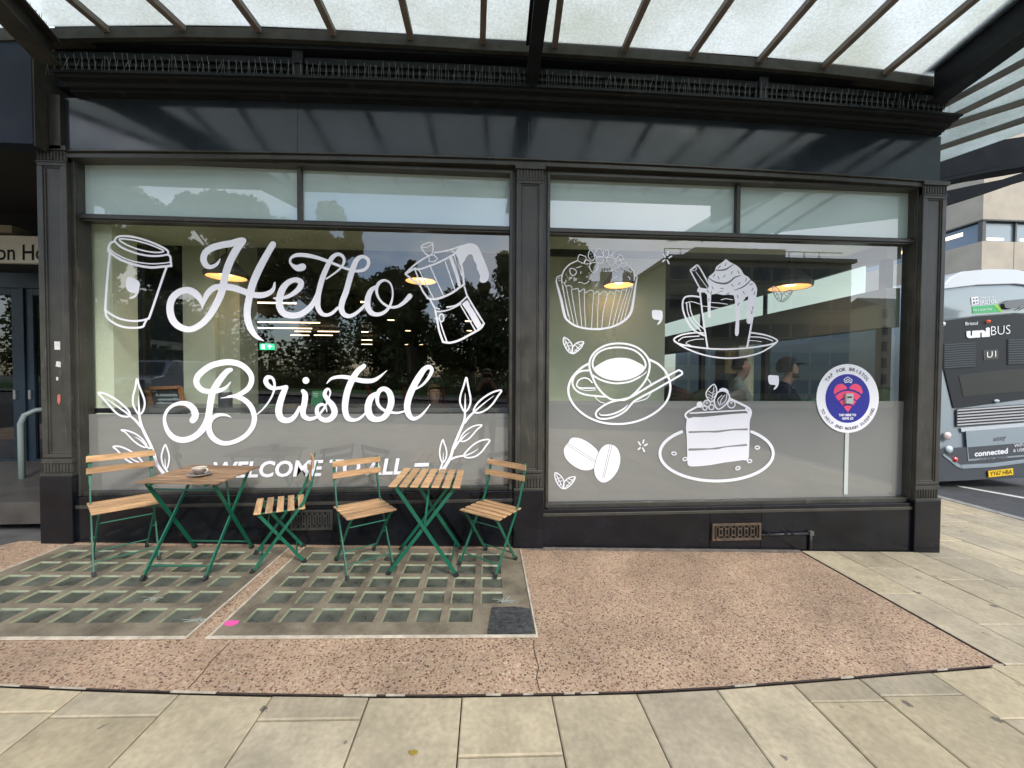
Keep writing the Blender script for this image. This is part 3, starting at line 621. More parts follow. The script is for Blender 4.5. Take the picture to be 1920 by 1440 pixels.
# --- mug of cream
i=Ink(1250,480,7.2)
for p,w_ in (([(500,1040),(400,1035),(250,1052),(150,1085),(98,1130),(160,1182),(300,1215),(550,1248),(800,1258),(1080,1243),(1300,1213),(1440,1183),(1495,1145),(1430,1100),(1300,1060),(1140,1035)],21),
 ([(110,1155),(250,1240),(450,1320),(650,1365),(850,1380),(1050,1360),(1250,1310),(1400,1230),(1490,1160)],20),([(160,1145),(220,1100),(330,1087),(440,1080)],14),([(500,1122),(400,1125),(300,1148),(262,1180),(320,1205)],10),
 ([(1120,1092),(1250,1095),(1350,1115),(1430,1145)],14),([(1110,1142),(1200,1145),(1280,1158)],8),([(450,490),(480,750),(515,1000),(552,1240)],23),([(1210,450),(1180,700),(1130,1000),(1085,1240)],25),
 ([(440,552),(330,540),(245,560),(215,640),(230,760),(290,900),(380,1010),(510,1075)],23),([(250,635),(340,617),(450,650)],11),([(270,640),(285,760),(340,880),(460,1010)],14),([(310,640),(330,760),(390,880),(500,985)],15),
 ([(600,627),(680,632),(740,640),(820,652)],10),([(735,592),(800,577),(890,592)],10),([(480,675),(600,687),(720,702),(830,692),(930,700)],10),([(1010,690),(1090,672)],10),
 ([(390,135),(335,180),(330,215),(450,440)],20),([(390,132),(440,150),(590,420)],20),([(395,215),(550,430)],9)): i.st([(a,b,w_) for a,b in p])
i.ell(375,178,34,16,9,rot=-25)
i.fill([(800,42),(850,80),(902,105),(960,140),(1010,190),(1042,250),(1100,280),(1135,325),(1192,370),(1218,440),(1215,520),(1190,640),(1160,800),(1150,880),(1120,915),(1078,890),(1085,720),(1100,540),(1040,600),(1002,690),(982,820),(975,1040),(945,1080),(920,1040),(935,850),(922,700),(905,532),(760,528),(602,522),(598,815),(556,815),(545,525),(470,492),(420,490),(413,450),(450,425),(560,440),(562,360),(560,290),(605,250),(650,205),(665,150),(720,105),(770,70)],n=2)
for p in ([(668,192,14),(780,186,20),(860,142,14),(902,112,6)],[(560,290,8),(650,350,18),(780,372,24),(860,340,22),(920,288,18),(1002,264,8)],[(915,462,8),(1040,412,16),(1135,325,12)],[(690,492,5),(760,470,8)]): i.st(p,m=1)
for x,y,a in ((795,115,70),(712,148,40),(880,225,70),(970,220,-60),(640,265,60),(700,292,-60),(778,272,60),(1072,320,70),(980,372,50),(888,395,-50),(622,430,-60),(748,437,0),(830,505,20),(1040,495,-60),(960,548,-70),(968,650,60),(558,475,-50),(1142,382,20),(1160,450,60),(570,590,85),(1185,500,70),(600,500,70),(1150,760,85),(1165,700,80)):
    c_,s_=math.cos(R(a))*20,-math.sin(R(a))*20; i.st([(x-c_,y-s_,9),(x+c_,y+s_,9)],m=1)
decal(i,'window_decal','white drawing of a glass mug topped with whipped cream')
# --- cup and saucer with spoon
i=Ink(1040,620,7.385)
for p,w_ in (([(1315,403),(1430,460),(1530,560),(1590,690),(1600,820),(1560,960),(1450,1090),(1280,1200),(1080,1270),(870,1293),(650,1270),(450,1190),(300,1070),(210,930),(190,800),(225,680),(300,580),(390,502),(475,455)],29),
 ([(960,962),(1040,925),(1140,835),(1230,730),(1290,620),(1316,500),(1300,400),(1230,300),(1120,222),(980,182),(820,180),(680,215),(565,290),(495,390),(482,500),(520,630),(580,760),(680,880),(800,955),(960,962)],26),
 ([(530,620),(640,682),(780,722),(900,728),(1050,702),(1180,640)],24),([(1180,640),(1235,605),(1270,570)],12),
 ([(470,550),(370,560),(290,610),(248,700),(262,780),(330,850),(450,890),(580,905),(710,915)],23),([(520,720),(470,670),(400,655),(330,690),(305,760),(345,790),(430,795),(560,795)],18),([(330,800),(440,828),(570,820)],9),
 ([(1720,545),(1400,715),(1200,835),(1050,922),(900,960),(750,1000),(620,1080),(568,1150),(605,1210),(720,1220),(860,1182),(980,1110),(1060,1020),(1130,958),(1400,812),(1765,602)],26),([(1765,602),(1762,570),(1720,545)],26),
 ([(560,920),(620,980),(690,1005)],10),([(1340,850),(1270,940),(1110,992)],11),([(1290,672),(1325,715),(1345,765)],14)): i.st([(a,b,w_) for a,b in p])
i.st([(620,1140,6),(640,1168,16),(740,1168,22),(850,1138,24),(960,1080,22),(1010,1025,6)])
i.st([(a,b,24) for a,b in ((525,470),(560,350),(660,270),(800,235),(950,235),(1090,268),(1195,340),(1255,440),(1250,510),(1180,590),(1050,655),(880,682),(700,650),(580,575))],closed=True)
i.fill([(545,525),(640,450),(760,395),(900,375),(1040,390),(1150,440),(1235,495),(1190,572),(1100,632),(980,675),(850,690),(720,665),(620,600)],n=3)
decal(i,'window_decal','white drawing of a cup of coffee on a saucer with a spoon')
# --- cake slice on a plate
i=Ink(1220,710,7.2)
i.ell(890,1010,765,372,40,a0=-52,a1=232,n=60)
i.fill([(488,545),(700,520),(1000,488),(1200,472),(1345,470),(1352,530),(1335,600),(1325,1060),(1250,1100),(1000,1132),(800,1168),(600,1185),(512,1175),(495,1100),(488,800)],n=2)
for p in ([(522,722,26),(760,716,20),(900,714,26),(1100,690,20),(1300,684,26)],[(522,958,32),(700,952,26),(800,948,18),(900,940,26),(1000,922,16),(1130,908,20),(1290,895,28)]): i.st([(a,b,c) for a,b,c in p],m=2)
for p,w_ in (([(500,540),(468,500),(500,450),(640,372)],26),([(1080,275),(1200,332),(1320,395),(1352,450),(1345,500)],30),([(535,466),(800,452),(1050,437),(1310,424)],19),([(1290,410),(1335,470)],30)): i.st([(a,b,w_) for a,b in p])
i.st([(a,b,19) for a,b in ((900,190),(980,165),(1050,205),(1062,265),(1010,350),(920,412),(872,370),(860,280))],closed=True)
for p in ([(962,225),(905,285),(930,360)],[(1000,220),(950,290),(938,352)],[(1030,205),(1015,290),(955,352)]): i.st([(a,b,10) for a,b in p])
i.st([(935,150,20),(975,140,32),(1020,152,30),(1048,180,18)])
for x,y,r_,w_ in ((1090,345,50,16),(820,385,34,15),(732,395,30,15),(762,335,45,14)): i.ell(x,y,r_,r_,w_,n=20)
i.disc(662,352,42,42)
for x,y in ((760,325),(1090,325)):
    for a in range(5): i.st([(x,y,7),(x+18*math.cos(a*1.256-.6),y+18*math.sin(a*1.256-.6),7)])
i.st([(a,b,15) for a,b in ((858,78),(892,150),(880,240),(825,312),(765,262),(750,190),(800,115))],closed=True)
for p in ((855,110,825,300),(835,190,870,160),(830,230,872,195),(825,260,865,235),(830,200,785,170),(828,240,770,205),(826,280,775,245)): i.st([(p[0],p[1],8),(p[2],p[3],8)])
for x,y,a in ((315,1010,10),(1440,930,0),(1335,1112,-10),(1177,1208,-25),(465,1085,-20)): i.ell(x,y,30,20,17,rot=a,n=14)
decal(i,'window_decal','white drawing of a layered cake slice on an oval plate',mats=[M_white,M_gap,M_gap2])
# --- coffee beans
i=Ink(1030,800,9.6)
i.fill([(400,205),(530,205),(680,270),(810,370),(875,460),(830,620),(800,740),(700,785),(560,770),(400,680),(290,560),(260,430),(290,350),(340,290)],n=3)
i.fill([(1085,318),(1180,350),(1250,440),(1278,580),(1250,740),(1170,880),(1060,980),(960,1005),(870,950),(815,850),(810,720),(850,560),(920,410),(1000,335)],n=3)
for p in ((340,300,832,612),(322,330,812,640),(1092,318,960,922),(1130,326,985,922)): i.st([(p[0],p[1],9),(p[2],p[3],9)],m=1)
i.st([(890,450,10),(845,570,11),(815,700,11),(800,760,8)],m=1)
decal(i,'window_decal','pair of solid white coffee beans at the lower left of the right window',mats=[M_white,M_gap2])
# --- small marks
def star(px,py,label):
    i=Ink(px,py,9.6)
    for p in ((-75,-65,-40,-10),(20,-100,5,-45),(35,0,80,-25),(-80,70,-45,40),(0,45,30,105)): i.st([(p[0],p[1],28),(p[2],p[3],28)])
    decal(i,'window_decal',label)
star(1205,835.5,'small white starburst right of the coffee beans'); star(1251,483,'small white starburst between the cupcake and the cream mug')
def leafpair(px,py,label,mm=None,s=9.6):
    i=Ink(px,py,s)
    i.st([(a-280,b-975,20) for a,b in ((105,830),(180,860),(240,930),(265,1000),(255,1110),(200,1090),(140,1010),(105,920))],closed=True,n=4)
    i.st([(a-280,b-975,20) for a,b in ((465,905),(370,915),(300,960),(260,1030),(270,1120),(350,1080),(420,1010),(450,960))],closed=True,n=4)
    for p in ((120,850,250,1110),(460,920,265,1120),(150,910,130,960),(175,960,150,1020),(205,1010,190,1060),(160,930,205,920),(190,985,235,975),(400,955,350,940),(350,1000,310,970),(400,960,430,985),(350,1005,385,1035),(310,1050,345,1070)): i.st([(p[0]-280,p[1]-975,14),(p[2]-280,p[3]-975,14)])
    decal(i,'window_decal',label,mats=[mm or M_white])
leafpair(1059,901.5,'white pair of veined leaves in the lower left corner of the right window')
leafpair(1075,648,'white pair of veined leaves below the cupcake')
leafpair(1467,551.5,'faint grey pair of leaves over the bright strip, right of the mug',mat('faded_vinyl',(.33,.35,.35),.5),10)
def comma(px,py,label):
    i=Ink(px,py,3); i.fill([(-29,-38),(0,-40),(24,-38),(29,-30),(30,0),(22,26),(4,41),(0,36),(12,18),(0,14),(-16,12),(-28,0)],n=3); decal(i,'window_decal',label)
comma(1232.5,595,'white rounded comma mark left of the cream mug'); comma(1450.5,717,"white rounded comma mark in front of the capped man's chest")
# --- round charity sticker
st=empty('window_sticker',W(1589,747,GY),'round white and blue tap to donate sticker with a pink heart','sticker')
i=Ink(1520,670,9.6,y=GY-.003); i.disc(665,740,562,620); i.out('sticker_face',M_white,st)
i=Ink(1520,670,9.6,y=GY-.0045); i.disc(665,740,400,440); i.out('blue_disc',mat('sticker_blue',(.025,.03,.30),.4),st)
i=Ink(1520,670,9.6,y=GY-.006)
for p in ([(425,662),(420,590),(460,510),(540,475),(610,500),(655,562),(560,590),(480,630)],[(925,662),(930,590),(890,510),(810,475),(740,500),(695,562),(790,590),(870,630)]): i.fill(p,n=3)
for p in ([(440,700),(520,640),(590,614),(665,605),(750,614),(820,640),(905,695),(830,775),(750,732),(665,716),(580,732),(500,782)],[(520,795),(590,757),(665,742),(750,757),(825,795),(770,865),(720,842),(665,832),(620,845),(570,867)],[(595,890),(630,870),(665,865),(710,870),(742,886),(668,988)]): i.fill(p,0,False)
i.out('pink_heart',mat('sticker_pink',(.85,.08,.18),.4),st)
i=Ink(1520,670,9.6,y=GY-.006)
i.st([(600,400,16),(665,352,16),(745,405,16),(735,460,16),(680,440,16),(622,455,16)],closed=True,smooth=False); i.st([(630,430,14),(670,400,14),(715,430,14)])
i.text('TAP HERE TO',508,1058,818,1056,40,off=.05); i.text('GIVE £3',565,1120,768,1118,40,off=.05)
i.out('white_lettering',M_white,st)
i=Ink(1520,670,9.6,y=GY-.006)
i.arc_text('TAP FOR BRISTOL',665,740,478,530,-141,-40,62,off=.012); i.arc_text('TO HELP END ROUGH SLEEPING',665,740,490,538,157,22,54,off=.012,inward=True)
i.out('grey_lettering',mat('sticker_grey_ink',(.06,.06,.09),.5),st)
mb=MB(); a=W(1582,738,GY);b=W(1595,756.5,GY); mb.box((a.x,GY-.006,b.z),(b.x,GY-.03,a.z)); rd=mb.out('card_reader',mat('reader_grey',(.45,.5,.5),.4),st,bevel=.003)
mb=MB(); a2=W(1583.5,743,GY);b2=W(1592,745.5,GY); mb.box((a2.x,GY-.0305,b2.z),(b2.x,GY-.0325,a2.z)); mb.out('reader_slot',M_rubber,rd)
# film seam below it
mb=MB(); a=W(1584.5,812,GY);b=W(1589,927,GY); mb.box((a.x,GY-.001,b.z),(b.x,GY-.002,a.z)); mb.out('film_seam',mat('pale_seam',(.5,.54,.52),.5),label='pale vertical tape seam below the round sticker',cat='tape')
# ============================================================ CAFE BUILDING
shop=empty('cafe_building',(0,.3,0),'dark framed corner cafe front with two large windows and a black plinth','building')
X=lambda px,py,y=0: W(px,py,y).x
Z=lambda px,py,y=0: W(px,py,y).z
FR0=Z(300,288,0); 
zfr_bot=3.555; zfr_top=4.0; zarch=3.50
BX0,BX1=-3.63,4.43
def part(mb,name,m,parent=None,**k): return mb.out(name,m,parent if parent else shop,**k)
# plinth (granite) under each window, pilaster base blocks
pls=[(80,133,'l'),(966,1018,'m'),(1722,1766,'r')]
PX=[(X(78,600),X(133,600)),(X(967,600),X(1018,600)),(X(1722,600),X(1766,600))]
zs={0:(W(100,892,-.02).z,),1:(W(990,919,-.02).z,),2:(W(1740,938,-.02).z,)}
ped=[W(100,893,-.03).z,W(990,920,-.03).z,W(1740,939,-.03).z]
for k,(a,b) in enumerate(PX):
    pe=MB(); zt=3.49; z0=ped[k]; 
    pe.box((a,0,z0+.145),(b,.14,zt))
    pil=part(pe,'pilaster',M_frame)
    # raised border round a sunk panel
    s=MB(); w_=b-a; e=.045; t=.016
    za,zb=z0+.185,zt-.16
    for (p,q) in (((a,-t,za),(a+e,0,zb)),((b-e,-t,za),(b,0,zb)),((a,-t,zb),(b,0,zb+.04)),((a,-t,za-.03),(b,0,za))): s.box(p,q)
    for (p,q) in (((a+e,-t*.5,za),(a+e+.014,0,zb)),((b-e-.014,-t*.5,za),(b-e,0,zb)),((a+e,-t*.5,zb-.014),(b-e,0,zb)),((a+e,-t*.5,za),(b-e,0,za+.014))): s.box(p,q)
    s.out('panel_moulding',M_frame,pil,bevel=.004)
    # fluted capital
    c=MB(); zc=zt-.12
    c.box((a-.012,-.03,zt-.035),(b+.012,.1,zt+.004)); c.box((a,-.012,zc),(b,.1,zt-.035))
    nf=9
    for f in range(nf):
        xx=a+w_*(f+.5)/nf; c.tube([(xx,-.012,zc+.006),(xx,-.012,zt-.037)],w_/nf*.36,6)
    c.box((a-.006,-.022,zc-.012),(b+.006,.05,zc+.002))
    c.out('capital',M_frame,pil,bevel=.003)
    c=MB(); c.box((a-.006,-.02,z0+.105),(b+.006,.14,z0+.145)); c.box((a,-.006,z0+.02),(b,.14,z0+.105)); c.box((a-.012,-.028,z0),(b+.012,.14,z0+.02))
    for f in range(nf): 
        xx=a+w_*(f+.5)/nf; c.tube([(xx,-.008,z0+.022),(xx,-.008,z0+.103)],w_/nf*.36,6)
    c.out('fluted_base',M_frame,pil,bevel=.003)
    c=MB(); c.box((a-.015,-.03,gz(a)-.1),(b+.012,.14,z0)); part(c,'base_block',M_base,pil,bevel=.006)
wins=[('l',-3.52,.205,.545,PX[0][1],PX[1][0]),('r',.578,4.225,.375,PX[1][1],PX[2][0])]
zg0=3.435; ztb=(W(560,422,GY).z); 
def wall_plinth(x0,x1,zt,joints):
    p=MB(); js=[x0]+joints+[x1]
    for a,b in zip(js,js[1:]): p.box((a+.0015,.0,min(gz(a),gz(b))-.1),(b-.0015,.16,zt))
    return part(p,'plinth',M_base,bevel=.004)
sill_l=W(300,937,.0).z; sill_r=W(1300,958,0).z
wall_plinth(PX[0][1],PX[1][0]-.015,.515,[X(513,950),X(622,950)])
wall_plinth(PX[1][1]+.012,PX[2][0]-.015,.335,[X(1331,980),X(1427,980)])
for nm,gx0,gx1,gz0_,fx0,fx1 in wins:
    f=MB(); yf=.045
    zt=3.50; zm0=W(560,428,GY).z-.012; zm1=zm0+.085
    zbot=gz0_-.10 if nm=='l' else gz0_-.075
    # outer casing in steps
    def rim(a0,a1,b0,b1,z0_,z1_,yf_,yb=.16):
        # frame ring between outer (a0,z0_,b1,z1_) and inner
        pass
    f.box((fx0,yf,zbot),(gx0,.16,zt)); f.box((gx1,yf,zbot),(fx1,.16,zt))
    f.box((gx0,yf,zg0),(gx1,.16,zt)); f.box((gx0,yf,zbot),(gx1,.16,gz0_))
    s=.028
    f.box((gx0-s,yf-.022,gz0_-s),(gx0,yf,zg0+s)); f.box((gx1,yf-.022,gz0_-s),(gx1+s,yf,zg0+s)); f.box((gx0,yf-.022,zg0),(gx1,yf,zg0+s)); 
    f.box((fx0,yf-.05,zbot-.03),(fx1,.15,zbot+.0)); f.box((fx0,yf-.03,zbot),(fx1,yf-.001,zbot+.022))
    win=part(f,'window',M_frame,bevel=.004)
    t=MB(); t.box((gx0,.06,zm0+.012),(gx1,.135,zm0+.072)); t.box((gx0,.045,zm0+.028),(gx1,.06,zm0+.05)); t.out('transom_bar',M_frame,win,bevel=.003)
    xm=(W(564,370,GY).x if nm=='l' else W(1381,390,GY).x)
    t=MB(); t.box((xm-.018,.065,zm0+.072),(xm+.018,.135,zg0)); t.out('mullion',M_frame,win,bevel=.003)
    g=MB(); g.add([(gx0,GY,gz0_),(gx1,GY,gz0_),(gx1,GY,zm0+.012),(gx0,GY,zm0+.012)],[(0,1,2,3)]); g.out('glass_pane',M_glass,win,recalc=False)
    for a,b in ((gx0,xm-.018),(xm+.018,gx1)):
        g=MB(); g.add([(a,GY,zm0+.072),(b,GY,zm0+.072),(b,GY,zg0),(a,GY,zg0)],[(0,1,2,3)]); pn=g.out('glass_pane',M_glass,win,recalc=False)
        g=MB(); g.add([(a,GY+.012,zm0+.06),(b,GY+.012,zm0+.06),(b,GY+.012,zg0+.01),(a,GY+.012,zg0+.01)],[(0,1,2,3)]); g.out('frosted_film',M_trans,pn,recalc=False)
    zf=W(560,776,GY).z if nm=='l' else W(1360,752,GY).z
    g=MB(); g.add([(gx0,GY+.006,gz0_),(gx1,GY+.006,gz0_),(gx1,GY+.006,zf),(gx0,GY+.006,zf)],[(0,1,2,3)]); g.out('privacy_film',M_film,win,recalc=False)
def camb(x): return -.0045*(x-.9)**2
def rail(prof,x0,x1,n=14):
    m=MB()
    for i_ in range(n):
        xa,xb=x0+(x1-x0)*i_/n,x0+(x1-x0)*(i_+1)/n; k=len(prof)
        vs=[(xa,y,z+camb(xa)) for y,z in prof]+[(xb,y,z+camb(xb)) for y,z in prof]
        fs=[(j,(j+1)%k,(j+1)%k+k,j+k) for j in range(k)]
        if i_==0: fs.append(tuple(range(k)))
        if i_==n-1: fs.append(tuple(range(k,2*k))[::-1])
        m.add(vs,fs)
    bm=bmesh.new(); me=bpy.data.meshes.new('t'); me.from_pydata([tuple(v) for v in m.v],[],m.f); bm.from_mesh(me); bmesh.ops.remove_doubles(bm,verts=bm.verts,dist=1e-5)
    o=MB(); o.v=[v.co.copy() for v in bm.verts]; bm.verts.index_update(); o.f=[tuple(v.index for v in f.verts) for f in bm.faces]; o.m=[0]*len(o.f); bm.free(); bpy.data.meshes.remove(me)
    return o
# architrave, frieze, cornice
part(rail([(.16,3.495),(-.012,3.495),(-.012,3.525),(.0,3.525),(.0,3.54),(-.018,3.545),(-.018,3.556),(.16,3.556)],BX0,BX1),'architrave',M_frame)
js=[BX0+.06,X(557,230),X(991,250),BX1]
for a,b in zip(js,js[1:]): part(rail([(.16,3.5565),(.006,3.5565),(.006,4.0),(.16,4.0)],a+.0015,b-.0015,6),'frieze_panel',M_frieze)
part(rail([(.16,3.5565),(-.03,3.5565),(-.03,4.0),(.16,4.0)],BX0-.03,BX0+.06,1),'frieze_end_block',M_frame)
prof=[(.16,4.0005),(-.02,4.0005),(-.02,4.012),(-.045,4.016),(-.05,4.028),(-.085,4.03),(-.1,4.044),(-.105,4.054),(-.15,4.058),(-.165,4.068),(-.19,4.068),(-.19,4.087),(.16,4.087)]
part(rail(prof,-3.47,4.40),'cornice',M_iron)
part(rail([(.3,4.0875),(0,4.0875),(0,4.6),(.3,4.6)],BX0,BX1,10),'upper_wall',M_iron)
m=MB(); m.box((BX0-.1,.0,4.6),(BX1,.3,9)); part(m,'upper_wall',M_iron)
part(rail([(.0,4.25),(-.02,4.25),(-.02,4.285),(-.045,4.29),(-.045,4.345),(0,4.345)],BX0,BX1,10),'upper_moulding',M_iron)
part(rail([(.0,4.385),(-.09,4.385),(-.09,4.42),(0,4.42)],BX0,BX1,10),'upper_moulding',M_iron)
for px in (560,1430):
    x=X(px,110,-.05); m=MB(); m.box((x-.045,-.075,4.08),(x+.045,-.046,4.36)); m.box((x-.05,-.085,4.24),(x+.05,-.075,4.26)); part(m,'bracket_block',M_iron,bevel=.004)
# vents
M_vent=mat('rusty_cast_iron',(.075,.05,.032),.7,var=.5,vscale=22,bump=.4,bscale=80)
def vent(x0,x1,z0,z1,mm,label):
    e=empty('air_vent',((x0+x1)/2,-.01,z0),label,'vent')
    f=MB(); b=.022
    f.box((x0,-.02,z0),(x1,0,z0+b)); f.box((x0,-.02,z1-b),(x1,0,z1)); f.box((x0,-.02,z0+b),(x0+b,0,z1-b)); f.box((x1-b,-.02,z0+b),(x1,0,z1-b)); f.out('vent_frame',mm,e,bevel=.003)
    g=MB(); n=7; w_=(x1-x0-2*b)/n; zc=(z0+z1)/2; h=(z1-z0)/2-b
    for k in range(n):
        cx=x0+b+w_*(k+.5) if False else x0+b+w_*(k+.5)
        if k%1==0:
            pts=[]
            for a in range(13):
                t=a/12*6.2832; pts.append((cx+w_*.27*math.sin(t),-.012,zc+h*.93*(abs(math.cos(t))**.6)*(1 if math.cos(t)>0 else -1)))
            g.tube(pts,.0055,6,cap=False)
        if k<n-1:
            for zz in (zc-h*.5,zc+h*.5): g.bar((cx+w_*.27,-.012,zz),(cx+w_*.73,-.012,zz),.01,.012)
    g.out('vent_grille',mm,e)
    d=MB(); d.box((x0+.005,-.0035,z0+.005),(x1-.005,-.001,z1-.005)); d.out('vent_back',M_dark,e)
a=W(1335,982,-.01);b=W(1426,1012,-.01); vent(a.x,b.x,b.z,a.z,M_vent,'rusty cast iron air vent in the plinth below the right window')
a=W(545,957,-.01);b=W(624,993,-.01); vent(a.x,b.x,b.z,a.z,mat('dark_cast_iron',(.03,.03,.027),.6,var=.5,vscale=20),'dark cast iron air vent in the plinth behind the chairs')
# conduit beside the vent
M_pipe=mat('painted_conduit',(.02,.023,.026),.45,var=.3,vscale=20)
e=empty('conduit',W(1520,1030,-.01),'dark metal conduit with clamps running from the rusty vent to the ground','pipe')
a=W(1427,1003,-.015);b=W(1520,1000,-.015); m=MB(); m.tube([a,b],.012,8); m.tube([b,(b.x,b.y,gz(b.x)+.005)],.013,8); m.out('pipe',M_pipe,e,smooth=True)
m=MB(); m.box((b.x-.02,-.035,b.z-.018),(b.x+.02,-.001,b.z+.025)); m.out('corner_box',mat('grey_box',(.09,.09,.085),.5),e,bevel=.003)
for px in (1438,1472,1484):
    c=W(px,1001,-.015); m=MB(); m.tube([(c.x-.012,-.004,c.z-.02),(c.x-.01,-.03,c.z),(c.x,-.034,c.z+.022),(c.x+.012,-.03,c.z+.004),(c.x+.012,-.004,c.z-.02)],.006,6); m.out('clamp',M_pipe,e)
# stickers left on the pilaster
def patch(px,py,w_,h_,m_,label,seed,y=-.003):
    c=W(px,py,y); rr=random.Random(seed); pts=[]
    for k in range(12):
        t=k/12*6.283; q=rr.uniform(.7,1.1); pts.append((c.x+w_/2*q*max(-.8,min(.8,math.cos(t)*1.2)),y-seed*1e-5,c.z+h_/2*q*math.sin(t)))
    m=MB(); m.prism(pts,(0,.0025,0)); m.out('sticker_scrap',m_,label=label,cat='sticker')
M_pap=mat('torn_paper',(.6,.58,.55),.7,var=.2,vscale=30)
m=MB(); c=W(107,648,-.004); m.box((c.x-.022,-.0035,c.z-.035),(c.x+.022,-.001,c.z+.035)); s_=m.out('sticker_scrap',M_pap,label='small white rectangular sticker, top one on the left pilaster',cat='sticker')
patch(109,683,.055,.055,M_pap,'torn round white sticker below the rectangular one on the left pilaster',3)
patch(107,710,.02,.03,M_pap,'tiny white paper scrap on the left pilaster',5)
patch(110,748,.03,.1,mat('red_torn_paper',(.45,.13,.09),.7,var=.3,vscale=40),'torn red sticker remnant low on the left pilaster',6)
# bird spikes on the cornice ledge
M_spk=mat('steel_wire',(.15,.15,.135),.5)
def spikes(p,q,label,n,seed,h=.15,dirs=(0,1)):
    rr=random.Random(seed); m=MB(); p=Vector(p);q=Vector(q)
    for k in range(n):
        t=(k+.5+rr.uniform(-.2,.2))/n; b=p.lerp(q,t)
        if abs(p.x-q.x)>3: b.z=4.087+camb(b.x)
        l=h*rr.uniform(.8,1.1)
        m.tube([b,b+Vector((rr.uniform(-.07,.07)*l+(.25*l if rr.random()<.06 else 0),(-.22 if k%2 else .12)*l,l))],.0018,4)
    m.out('bird_spikes',M_spk,label=label,cat='bird spikes',group='bird spike strips')
spikes((BX0+.05,-.13,4.03),(X(985,150,-.13),-.13,4.09),'row of wire bird spikes on the ledge left of the middle beam',150,1)
spikes((X(1015,160,-.13),-.13,4.09),(BX1-.1,-.13,4.04),'row of wire bird spikes on the ledge right of the middle beam',150,2)
# ============================================================ CANOPY
M_can=bpy.data.materials.new('reeded_canopy_glass'); M_can.use_nodes=True
t=M_can.node_tree; t.nodes.clear(); o_=nn(t,'ShaderNodeOutputMaterial'); tl=nn(t,'ShaderNodeBsdfTranslucent'); tr=nn(t,'ShaderNodeBsdfTransparent'); gl=nn(t,'ShaderNodeBsdfGlossy'); m1_=nn(t,'ShaderNodeMixShader'); m2_=nn(t,'ShaderNodeMixShader')
gl.inputs['Roughness'].default_value=.25; tr.inputs[0].default_value=(.8,.86,.84,1)
co=nn(t,'ShaderNodeTexCoord'); n_=nn(t,'ShaderNodeTexNoise'); n_.inputs['Scale'].default_value=1.6; n_.inputs['Detail'].default_value=6; wa=nn(t,'ShaderNodeTexWave'); wa.inputs['Scale'].default_value=26; wa.inputs['Distortion'].default_value=.6
rp=nn(t,'ShaderNodeValToRGB'); rp.color_ramp.elements[0].color=(.72,.73,.66,1); rp.color_ramp.elements[0].position=.3; rp.color_ramp.elements[1].color=(.93,.95,.95,1); rp.color_ramp.elements[1].position=.7
n5=nn(t,'ShaderNodeTexNoise'); n5.inputs['Scale'].default_value=55; n5.inputs['Detail'].default_value=2; r5=nn(t,'ShaderNodeMapRange'); r5.inputs[1].default_value=.3; r5.inputs[2].default_value=.7; r5.inputs[3].default_value=.85; r5.inputs[4].default_value=1.1
v5=nn(t,'ShaderNodeVectorMath',operation='MULTIPLY'); t.links.new(co.outputs['Object'],n5.inputs['Vector']); t.links.new(n5.outputs[0],r5.inputs[0]); t.links.new(rp.outputs[0],v5.inputs[0]); t.links.new(r5.outputs[0],v5.inputs[1])
t.links.new(co.outputs['Object'],n_.inputs['Vector']);t.links.new(co.outputs['Object'],wa.inputs['Vector']);t.links.new(n_.outputs[0],rp.inputs[0]);t.links.new(v5.outputs[0],tl.inputs[0])
m1_.inputs[0].default_value=.36; m2_.inputs[0].default_value=.05
t.links.new(tl.outputs[0],m1_.inputs[1]);t.links.new(tr.outputs[0],m1_.inputs[2]);t.links.new(m1_.outputs[0],m2_.inputs[1]);t.links.new(gl.outputs[0],m2_.inputs[2]);t.links.new(m2_.outputs[0],o_.inputs[0])
can=empty('glass_canopy',(0,-1,4.4),'black iron canopy with reeded glass panels over the shop windows','canopy')
GT=4.50; YB=-.13; YF=-2.25
tops=[(-200,62),(75,53),(200,51),(344,50),(485,52),(625,58),(770,66),(905,75),(1040,82),(1170,90),(1297,99),(1425,109),(1545,120),(1660,133),(1750,145)]
bp_=[W(px,py,YB) for px,py in tops]
zb=[p.z for p in bp_]; print('canopy z',[round(z,2) for z in zb],'x',[round(p.x,2) for p in bp_])
# eaves beam follows the slight camber of the roof
m=MB(); 
for (p,q) in zip(bp_,bp_[1:]):
    for (ya,yb,d0,d1) in ((YB-.002,YB+.1,-.085,.0),):
        m.add([(p.x,ya,p.z+d0),(q.x,ya,q.z+d0),(q.x,ya,q.z+d1),(p.x,ya,p.z+d1),(p.x,yb,p.z+d0),(q.x,yb,q.z+d0),(q.x,yb,q.z+d1),(p.x,yb,p.z+d1)],[(0,1,2,3),(0,4,5,1),(3,2,6,7),(4,7,6,5)])
m.out('eaves_beam',M_iron2,can)
botx=[-250,10,140,290,447,598,755,907,1050,1210,1365,1518,1670,1820,1960]
beams_x=[]
for k,(p,px1) in enumerate(zip(bp_,botx)):
    if k in (14,): continue
    q=H(px1,0,p.z); d=(q-p); q=p+d*((YF-p.y)/d.y)
    beams_x.append((p,q))
    if k==1: continue
    m=MB(); m.bar(p+Vector((0,0,-.018)),q+Vector((0,0,-.018)),.05,.045); m.out('glazing_bar',M_bars,can)
pr=W(1770,148,YB); qr=H(1930,20,pr.z); d=qr-pr; qr=pr+d*((YF-pr.y)/d.y); ends=beams_x+[(pr,qr)]
for (p,q),(r_,s_) in zip(ends,ends[1:]):
    m=MB(); z_=Vector((0,0,.012)); m.prism([p+z_,r_+z_,s_+z_,q+z_],(0,0,.008)); m.out('glass_panel',M_can,can)
